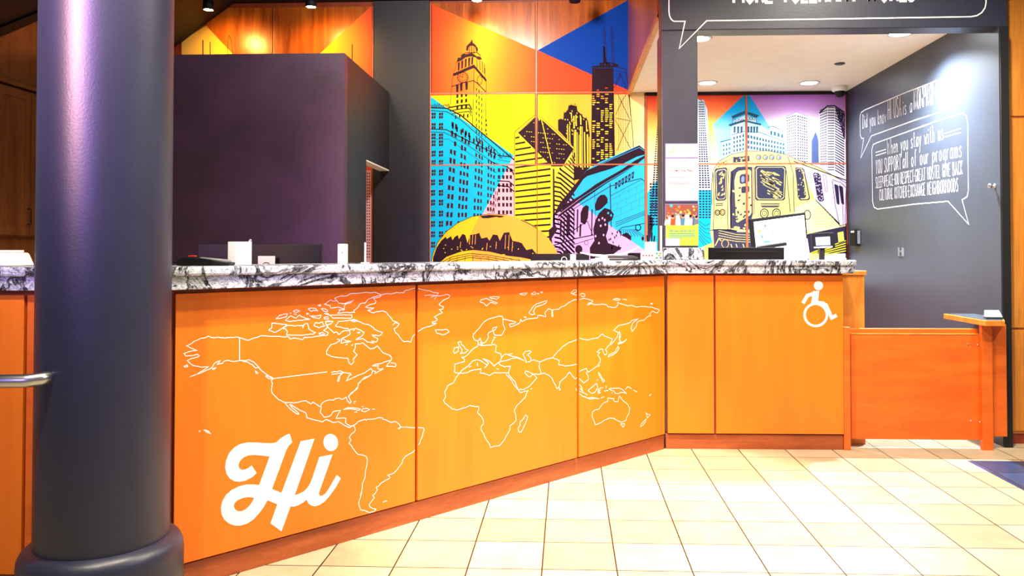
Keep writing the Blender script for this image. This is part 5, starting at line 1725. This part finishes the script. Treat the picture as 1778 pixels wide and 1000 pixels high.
for dz in (-.028, .016):
    m = MB(); m.box(FX, cx_ - .016, cx_ + .016, cz_ + dz, cz_ + dz + .026, .0062, .008, 'dark_grey', .003); m.done('socket', t)
q = FX.pix(1727, 323, 0)
t = thing('coat_hook', FX.P(q[0], q[1] - .02, .01), 'small chrome knob hook near the front edge of the slate wall', 'hook')
m = MB(); m.lathe(FX.P(q[0], q[1], 0), [(.016, .0005), (.016, .004), (.007, .006), (.007, .02)], 'steel', 20, axis=FX.n); m.done('mount', t)
m = MB(); m.lathe(FX.P(q[0], q[1], 0), [(.007, .0202), (.017, .026), (.019, .034), (.014, .041), (0, .043)], 'steel', 20, axis=FX.n); m.done('knob', t)

# ------------------------------------------------------------------ objects along the worktop
def on_top(px, d):
    """point on the long worktop: column px, d in front of (+) or behind (-) the panel face"""
    s_ = FA.pix(px, 450, d)[0]
    return FA.P(s_, ZT, d)


def rot_frame(p, deg):
    a = math.radians(deg)
    f = Frame((p.x, p.y), (math.cos(a), math.sin(a)))
    return f


# payment terminal lying on the stone
p = on_top(360, -.09)
f = rot_frame(p, 8)
t = thing('card_terminal', p, 'black card payment terminal with red key lying on the worktop', 'terminal')
k_ = p.y / F
m = MB()
m.prism([f.P(-.105, ZT + .0005, .05), f.P(-.105, ZT + .022, .05), f.P(-.07, ZT + .036, .05), f.P(.02, ZT + .026, .05), f.P(.103, ZT + .012, .05), f.P(.098, ZT + .0005, .05)], f.n * -.085, 'black_plastic', .004)
m.done('body', t)
m = MB(); m.prism([f.P(-.015, ZT + .0305, .051), f.P(-.015, ZT + .034, .051), f.P(.092, ZT + .0235, .051), f.P(.092, ZT + .0135, .051)], f.n * -.06, 'grey_plastic', .002); m.done('screen', t)
m = MB(); m.box(f, -.062, -.034, ZT + .036, ZT + .041, .02, .045, 'red_plastic', .002); m.done('key', t)
m = MB(); m.tube([f.P(-.104, ZT + .012, .0), f.P(-.14, ZT + .014, -.01), f.P(-.17, ZT + .004, -.02), f.P(-.20, ZT + .004, -.05)], .0025, 'black_plastic', 8); m.done('cable', t)

# tall white acrylic box, corner towards us
p = on_top(409, -.07)
sc_ = p.y / F
t = thing('white_box', p, 'tall white plastic box standing on the worktop beside the card terminal', 'box')
z1_ = on_y(409, 420, p.y).z
m = MB()
m.prism([p + Vector((-.042, .02, .0005)), p + Vector((0, 0, .0005)), p + Vector((.066, .004, .0005)), p + Vector((.03, .07, .0005)), p + Vector((-.03, .08, .0005))], Vector((0, 0, z1_ - ZT)), 'white_plastic', .002)
m.done('body', t)
m = MB(); m.lathe((p.x + .052, p.y + .022, z1_), [(0, .012), (.006, .01), (.007, .004), (.004, .0006)], 'steel', 14); m.done('knob', t)

# monitor seen from behind
def monitor_back(px0, px1, py, Y, deg, label, stripe=False, plate=None, slot=False):
    a, b = on_y(px0, py, Y), on_y(px1, py, Y)
    c = (a + b) / 2
    w = (b - a).length
    f = rot_frame(c, deg)
    hgt = .33
    zt = c.z
    t = thing('monitor', Vector((c.x, c.y, STAFF)), label, 'monitor')
    m = MB(); m.box(f, -w / 2, w / 2, zt - hgt, zt, -.03, 0, 'black_plastic', .004); m.done('housing', t)
    m = MB(); m.box(f, -w / 2 + .01, w / 2 - .01, zt - hgt + .02, zt - .01, -.0335, -.0305, 'screen_grey', .0005, 1); m.done('screen', t)
    m = MB(); m.box(f, -.035, .035, STAFF + .013, zt - .12, .001, .03, 'dark_grey', .004); m.done('stand_neck', t)
    m = MB(); m.box(f, -.12, .12, STAFF + .0005, STAFF + .0125, -.12, .06, 'dark_grey', .004); m.done('stand_base', t)
    if plate:
        q0, q1 = f.pix(plate[0], plate[1], .012), f.pix(plate[2], plate[3], .012)
        m = MB(); m.box(f, q0[0], q1[0], q1[1] - .05, q0[1], .0302 if plate[3] > 452 else .0005, .036 if plate[3] > 452 else .006, 'logo_silver', .002)
        if plate[3] > 452:
            cc_ = ((q0[0] + q1[0]) / 2, q1[1] - .012)
            m.stroke(f, [(cc_[0] + .024 * math.cos(2 * PI * i / 28), cc_[1] + .024 * math.sin(2 * PI * i / 28)) for i in range(28)], .004, .0365, 'black_plastic', True)
        m.done('logo_plate', t)
    if stripe:
        q0, q1 = f.pix(990, 441, .001), f.pix(1000, 452, .001)
        m = MB(); m.box(f, q0[0], q1[0], q1[1], q0[1] - .002, .0005, .0015, 'white_plastic'); m.done('sticker', t)
        q = f.pix(979.5, 449, .001)
        m = MB(); m.stroke(f, [(q[0] + .018 * math.cos(2 * PI * i / 28), q[1] - .006 + .018 * math.sin(2 * PI * i / 28)) for i in range(28)], .004, .0015, 'white_vinyl', True); m.done('logo_ring', t)
    if slot:
        m = MB(); m.box(f, -w * .36, w * .36, zt - .036, zt - .028, .0004, .0012, 'dark_gap'); m.done('vent_slot', t)
    return t


monitor_back(344.5, 557, 423.5, 4.05, 2, 'black monitor back behind the white box and card terminal', plate=(450.5, 444.5, 480, 460))
monitor_back(921, 1023, 440.5, 5.55, -3, 'low dark monitor back with white sticker in front of the gallery mural', stripe=True)

# two white upright cards
p = on_top(594, -.12)
w = (on_y(602, 440, p.y) - on_y(586.5, 440, p.y)).length
f = rot_frame(p, 4)
zt2 = on_y(594, 423.5, p.y).z
t = thing('white_speaker', p, 'small white upright box with a dot on the worktop before the purple wall', 'device')
m = MB(); m.box(f, -w / 2, w / 2, ZT + .0005, zt2, -.03, 0, 'white_plastic', .003); m.done('housing', t)
m = MB(); m.lathe(f.P(0, (zt2 + ZT) / 2 + .005, 0), [(.003, .0006), (0, .0008)], 'black_plastic', 10, axis=f.n); m.done('sensor_dot', t)
p = on_top(634, -.12)
f = rot_frame(p, 104)
zt2 = on_y(634, 421, p.y).z
t = thing('sign_holder', p, 'thin white sign holder seen edge on at the office doorway', 'sign holder')
m = MB(); m.box(f, -.03, .08, ZT + .0045, zt2, -.0035, .0035, 'white_plastic', .001); m.done('panel', t)
m = MB(); m.box(f, -.03, .08, ZT + .0005, ZT + .004, -.02, .02, 'white_plastic', .001); m.done('foot', t)

# added white form shaped as a glare swoosh, and a black stapler
p = on_top(1058, -.20)
f = rot_frame(p, 3)
k_ = p.y / F
t = thing('glare_form', p, 'low white form shaped as a glare swoosh in front of the gallery mural', 'glare form')
m = MB()
m.prism([f.P(a, ZT + .0005, b) for a, b in ((-.12, -.04), (.12, -.04), (.12, .02), (-.12, .02))], Vector((0, 0, .006)), 'white_plastic', .001)
m.done('base', t)
m = MB()
c_ = [(-.19, .052), (-.12, .040), (-.03, .034), (.06, .040), (.13, .058), (.19, .088)]
m.prism([f.P(a, ZT + b, .01) for a, b in c_] + [f.P(a, ZT + b - (.022 - abs(a) * .08), .01) for a, b in reversed(c_)], f.n * -.03, 'white_plastic', .002)
m.done('glare_swoosh', t)
m = MB()
m.box(f, -.09, .09, ZT + .0066, ZT + .016, -.03, -.005, 'white_plastic', .002)
m.done('stem', t)
p = on_top(1082, -.02)
f = rot_frame(p, 3)
t = thing('stapler', p, 'black stapler lying on the worktop left of the flag card', 'stapler')
m = MB(); m.box(f, -.085, .095, ZT + .0005, ZT + .010, -.03, 0, 'black_plastic', .003); m.done('base', t)
m = MB(); m.prism([f.P(-.095, ZT + .012, 0), f.P(-.095, ZT + .032, 0), f.P(.06, ZT + .030, 0), f.P(.095, ZT + .018, 0), f.P(.095, ZT + .011, 0)], f.n * -.028, 'dark_grey', .003); m.done('arm', t)

# flag card box with four red stars, and its neighbour
def card_box(px0, px1, py, d, label, art):
    p = on_top((px0 + px1) / 2, d)
    w = (on_y(px1, 440, p.y) - on_y(px0, 440, p.y)).length
    f = rot_frame(p, 1.5)
    z = on_y((px0 + px1) / 2, py, p.y).z
    t = thing('card_box', p, label, 'card box')
    m = MB(); m.box(f, -w / 2, w / 2, ZT + .0005, z, -.04, 0, 'white_plastic', .002); m.done('carton', t)
    m = MB()
    art(m, f, w, z)
    m.done('print', t)


def stars(m, f, w, z):
    h_ = z - ZT
    for zc_ in (.78, .2):
        m.poly([f.P(-w * .48, ZT + h_ * (zc_ - .05), .0006), f.P(w * .48, ZT + h_ * (zc_ - .05), .0006), f.P(w * .48, ZT + h_ * (zc_ + .05), .0006), f.P(-w * .48, ZT + h_ * (zc_ + .05), .0006)], 'm_pale_cyan')
    for i in range(4):
        c = (-w * .33 + w * .22 * i, ZT + h_ * .5)
        r = .0085
        m.tess([[f.P(c[0] + (r if k % 2 == 0 else r * .5) * math.sin(k * PI / 6), c[1] + (r if k % 2 == 0 else r * .5) * math.cos(k * PI / 6), .0008) for k in range(12)]], 'red_ink')


def greens(m, f, w, z):
    h_ = z - ZT
    for x0, z0, mat in ((-.4, .62, 'green_ink'), (.05, .62, 'green_ink'), (-.08, .38, 'm_orange'), (-.4, .12, 'green_ink'), (.1, .14, 'teal_ink')):
        m.poly([f.P(w * x0, ZT + h_ * z0, .0007), f.P(w * (x0 + .3), ZT + h_ * z0, .0007), f.P(w * (x0 + .3), ZT + h_ * (z0 + .2), .0007), f.P(w * x0, ZT + h_ * (z0 + .2), .0007)], mat)


card_box(1113, 1136.5, 436, -.02, 'small white card box with four red stars on the worktop', stars)
card_box(1137.5, 1150.5, 436, -.015, 'small white card box with green print beside the red-star box', greens)

# pen cup
p = on_top(1129.5, -.13)
r = (on_y(1140, 430, p.y) - on_y(1119.5, 430, p.y)).length / 2
zc2 = on_y(1129, 420, p.y).z
t = thing('pen_cup', p, 'white pen cup with black pens on the worktop beside the pillar', 'cup')
m = MB(); m.lathe(p, [(0, .0006), (r * .92, .0006), (r, .006), (r, zc2 - ZT), (r - .003, zc2 - ZT), (r - .004, .01), (0, .01)], 'white_plastic', 32); m.done('cup', t)
for i, (dx, dy, tx_, hh) in enumerate(((.006, .0, .004, .185), (-.006, .006, -.016, .165), (.010, -.008, .016, .16))):
    m = MB(); m.tube([p + Vector((dx, dy, .0115)), p + Vector((dx + tx_, dy, hh * .96)), p + Vector((dx + tx_ * 1.03, dy, hh))], .0055, 'black_plastic', 10)
    m.done('pen', label=['black pen upright in the white pen cup', 'black pen leaning left in the white pen cup', 'black pen leaning right in the white pen cup'][i], cat='pen', group='pens in the white cup')

# cream upright strip against the pillar side
p = Vector((xh0 - .022, YH - .03, ZT)); 
a = on_y(1146, 392, YH - .02)
m = MB(); m.wbox(a.x, xh0 - .001, YH - .024, YH + .0, ZT + .0005, a.z, 'cream_plastic', .002)
m.done('cream_sign_stand', label='thin cream upright strip standing on the worktop against the pillar', cat='sign holder')
# dark flat tray behind the boxes
p = on_top(1100, -.12)
f = rot_frame(p, 2)
m = MB(); m.box(f, -.035, .075, ZT + .0005, ZT + .046, -.03, .0, 'black_plastic', .003)
m.done('black_tray', label='flat black tray behind the red-star card box', cat='tray')

# low black monitor on the counter
monitor_back_t = None
a, b = on_y(1230.5, 429.5, 6.3), on_y(1362, 429.5, 6.3)
monitor_back(1230.5, 1362, 429.5, 6.25, 0, 'long low black monitor back behind the accessible counter', slot=True)

# lit kiosk screen turned towards us, slightly tilted
Yk = 6.55
FK = Frame((0, Yk), (1, 0))
c0, c1, c2, c3 = [FK.P(*FK.pix(x, y), 0) for x, y in ((1301, 380.5), (1398.5, 368.5), (1406, 446), (1308, 447))]
t = thing('kiosk_screen', Vector(((c0.x + c1.x) / 2, Yk + .05, STAFF)), 'tilted black-framed screen glowing white in the alcove', 'screen')
m = MB(); m.prism([c0, c1, c2 + Vector((0, 0, -.06)), c3 + Vector((0, 0, -.06))], Vector((0, .035, 0)), 'black_plastic', .004); m.done('frame', t)
ks = lambda x, y, d: FK.P(*FK.pix(x, y, d), d)
m = MB(); m.poly([ks(x, y, .0012) for x, y in ((1308.5, 385.5), (1396, 373.5), (1402.5, 446), (1402, 462), (1316, 462), (1312.5, 426))], 'screen_white')
for f4, mat, d in (([1308.5, 386, 1322, 384, 1325, 399, 1310.5, 401], 'screen_grey', .0016), ([1311.5, 402, 1315, 401.5, 1318, 424, 1312.8, 425], 'screen_grey', .0016),
                   ([1327, 390, 1329.5, 389.7, 1330, 394, 1327.5, 394.3], 'navy_ink', .002), ([1329, 398, 1344, 397, 1344, 398.2, 1329, 399.2], 'grey_ink', .002),
                   ([1329, 402.5, 1344, 401.5, 1344, 403, 1329, 404], 'grey_ink', .002), ([1329, 407.5, 1344, 406.5, 1344, 408, 1329, 409], 'grey_ink', .002),
                   ([1316, 400, 1322, 399, 1322, 403, 1316, 404], 'yellow_ink', .002), ([1317, 407, 1320, 406.5, 1320, 409.5, 1317, 410], 'm_lilac', .002),
                   ([1321, 409, 1325, 408.5, 1325.5, 413, 1321.5, 413.5], 'green_ink', .002), ([1326, 419, 1337, 418, 1337, 421, 1326, 422], 'm_sky', .002)):
    m.poly([ks(f4[i], f4[i + 1], d) for i in range(0, 8, 2)], mat)
m.done('display', t, label='glowing white display')
m = MB(); m.poly([ks(x, y, .003) for x, y in ((1313, 426.5), (1364, 419), (1365, 421.5), (1313.5, 429.5))], 'grey_plastic')
m.prism([ks(x, y, .0035) for x, y in ((1313.5, 429), (1366, 421), (1368, 426), (1314, 434))], FK.n * .006, 'black_plastic'); m.done('lower_bar', t)
m = MB(); m.wbox(1.78, 1.84, Yk + .036, Yk + .08, STAFF + .013, 1.2, 'dark_grey', .004); m.done('stand_neck', t)
m = MB(); m.wbox(1.68, 1.94, Yk - .08, Yk + .12, STAFF + .0005, STAFF + .0125, 'dark_grey', .004); m.done('stand_base', t)
Yq = 6.35
FQ = Frame((0, Yq), (1, 0))
m = MB()
m.prism([FQ.P(*FQ.pix(x, y), 0) for x, y in ((1366, 419), (1402, 414), (1407, 449), (1368, 449))], Vector((0, .008, 0)), 'white_plastic', .001)
q0 = FQ.P(*FQ.pix(1387, 445), 0)
m.wbox(q0.x - .07, q0.x + .07, Yq - .04, Yq + .06, STAFF + .0005, STAFF + .008, 'white_plastic', .002)
m.wbox(q0.x - .05, q0.x + .05, Yq + .0005, Yq + .0075, STAFF + .008, q0.z - .002, 'white_plastic')
m.done('white_card_stand', label='blank white card standing in front of the tilted glowing screen', cat='card')

# small tablet on a stand at the right
Yt = 6.5
FT = Frame((0, Yt), (1, 0))
ft = lambda x, y, d=0: FT.P(*FT.pix(x, y, d), d)
q0 = ft(1429, 432)
t = thing('tablet', Vector((q0.x, Yt + .02, STAFF)), 'small black tablet with blue screen on a stand before the train mural', 'tablet')
m = MB(); m.prism([ft(1408, 405), ft(1448, 403.5), ft(1450.5, 430), ft(1411, 432)], Vector((0, .02, 0)), 'black_plastic', .003); m.done('frame', t)
m = MB(); m.poly([ft(1415.5, 412, .0012), ft(1441, 410.5, .0012), ft(1442, 425.5, .0012), ft(1417, 426.5, .0012)], 'screen_blue')
for x in (1425, 1433):
    m.poly([ft(x, 418.5, .002), ft(x + 2.5, 418.3, .002), ft(x + 2.5, 420.4, .002), ft(x, 420.6, .002)], 'white_vinyl')
m.done('display', t, label='small glowing blue display')
m = MB(); m.prism([ft(1413, 428.5), ft(1445, 427), ft(1445.3, 429.6), ft(1413.4, 431)], FT.n * .004, 'white_plastic'); m.done('lower_edge', t)
m = MB(); m.wbox(q0.x - .02, q0.x + .02, Yt + .021, Yt + .05, STAFF + .0125, q0.z + .06, 'dark_grey', .003); m.done('stand_neck', t)
m = MB(); m.wbox(q0.x - .09, q0.x + .09, Yt - .06, Yt + .08, STAFF + .0005, STAFF + .012, 'dark_grey', .003); m.done('stand_base', t)

# white printer on the left worktop
yp_ = 3.06
t = thing('label_printer', on_y(22, 463, yp_) , 'low white printer on the left worktop beside the round column', 'printer')
a, b = on_y(-12, 460, yp_), on_y(50, 460, yp_)
z1_ = on_y(40, 436, yp_).z
m = MB()
m.prism([Vector((a.x - .05, yp_ - .1, ZT + .0006)), Vector((b.x - .02, yp_ - .1, ZT + .0006)), Vector((b.x - .045, yp_ - .1, z1_ - .006)), Vector((a.x - .04, yp_ - .1, z1_ - .006))], Vector((0, .17, 0)), 'white_plastic', .008)
m.done('housing', t)
m = MB(); m.wbox(a.x - .04, b.x - .07, yp_ - .1055, yp_ - .1005, ZT + .015, ZT + .035, 'cream_plastic', .002); m.done('front_tray', t)
m = MB(); m.wbox(a.x - .04, b.x - .06, yp_ - .09, yp_ + .06, z1_ - .0055, z1_ + .004, 'white_plastic', .003); m.done('lid', t)

# reader on the wall ledge
p = on_y(1724, 552, 5.36)
p = Vector((p.x, 5.36, LEDGE_Z))
f = rot_frame(p, -4)
k_ = 5.36 / F
t = thing('card_reader', p, 'small silver wedge-shaped card reader on the slate-topped ledge', 'card reader')
m = MB(); m.prism([f.P(-.058, LEDGE_Z + .0005, .035), f.P(.05, LEDGE_Z + .0005, .035), f.P(.058, LEDGE_Z + .0005, -.035), f.P(-.045, LEDGE_Z + .0005, -.035)], Vector((0, 0, .012)), 'dark_grey', .002); m.done('base', t)
m = MB(); m.hexa([f.P(-.056, LEDGE_Z + .013, .033), f.P(.046, LEDGE_Z + .013, .033), f.P(.052, LEDGE_Z + .013, -.03), f.P(-.044, LEDGE_Z + .013, -.03),
                  f.P(-.056, LEDGE_Z + .016, .033), f.P(.046, LEDGE_Z + .016, .033), f.P(.052, LEDGE_Z + .055, -.03), f.P(-.040, LEDGE_Z + .055, -.03)], 'logo_silver', .002); m.done('keypad', t)
AMB = .14
EXPO = .85
LOBBY = [(1.85, .62, 1000, 46, .45), (1.9, 1.9, 190, 150, .6), (.1, 1.1, 330, 150, .6), (-1.3, 1.3, 290, 120, .6)]
LOBBY2 = [(2.0, 4.2, 220), (3.2, 2.6, 200)]
DLE = [150, 760, 80, 105]
TSE = 55
MURAL_FILL = [(-.6, 5.9, 200), (-2.2, 5.2, 50)]
COLUMN_TINT = [((-2.9, -.6, 3.1), 3600, (255, 190, 205), 2.5, 26), ((-1.9, -1.0, 2.9), 800, (150, 120, 255), 1.8, 22)]
# ------------------------------------------------------------------ light
def lamp(name, kind, loc, energy, rgb=(255, 255, 255), size=.1, target=None, angle=None, blend=.5):
    d = bpy.data.lights.new(name, kind)
    d.energy = energy
    d.color = lin(rgb)
    if kind == 'AREA':
        d.shape = 'DISK'
        d.size = size
    else:
        d.shadow_soft_size = size
    if kind == 'SPOT':
        d.spot_size = math.radians(angle or 90)
        d.spot_blend = blend
    o = bpy.data.objects.new(name, d)
    C.objects.link(o)
    o.location = loc
    t = Vector(target) if target else Vector((loc[0], loc[1], 0))
    o.rotation_euler = (t - Vector(loc)).to_track_quat('-Z', 'Y').to_euler()
    return o


w = bpy.data.worlds.new('world')
sc.world = w
w.use_nodes = True
w.node_tree.nodes['Background'].inputs[0].default_value = (*lin((236, 232, 238)), 1)
w.node_tree.nodes['Background'].inputs[1].default_value = AMB

# ceiling lamps of the lobby, in front of the desk
for i, (s_, d_, e_, an, bl) in enumerate(LOBBY):
    p = FA.P(s_, 3.75, d_)
    lamp('lobby_lamp', 'SPOT', p, e_, (255, 240, 214), .05, angle=an, blend=bl)
for x, y, e_ in LOBBY2:
    lamp('lobby_lamp', 'SPOT', (x, y, 3.75), e_, (255, 244, 226), .12, angle=150, blend=.7)
# alcove downlights
for q, e_ in zip(DL, DLE):
    lamp('downlight_lamp', 'SPOT', (q.x, q.y, ZC - .02), e_, (232, 242, 255), .05, angle=142, blend=.9)
# warm spots washing the boards
for q, on in TS:
    if on:
        lamp('spotlight_lamp', 'SPOT', (q.x, q.y, q.z - .012), TSE, (255, 196, 92), .04, target=(q.x + .08, YB + .02, q.z - .55), angle=120, blend=1)
# unseen lamps added behind the desk to brighten the mural boards
for x, y, e_ in MURAL_FILL:
    lamp('added_mural_fill', 'SPOT', (x, y, 3.8), e_, (255, 250, 240), .15, target=(x - .1, YB, 2.2), angle=140, blend=1)
# unseen coloured lamps, added to put a pink and violet sheen on the column
for loc, e_, rgb, tz, an in COLUMN_TINT:
    lamp('added_column_tint', 'SPOT', loc, e_, rgb, .8, target=(CCX, CCY, tz), angle=an, blend=.9)

vs = sc.view_settings
sc.display_settings.display_device = 'sRGB'
vs.view_transform = 'Standard'
vs.look = 'None'
vs.gamma = 1
vs.exposure = EXPO
vs.use_curve_mapping = False
sc.cycles.use_denoising = True
sc.cycles.max_bounces = 8
sc.cycles.sample_clamp_indirect = 6
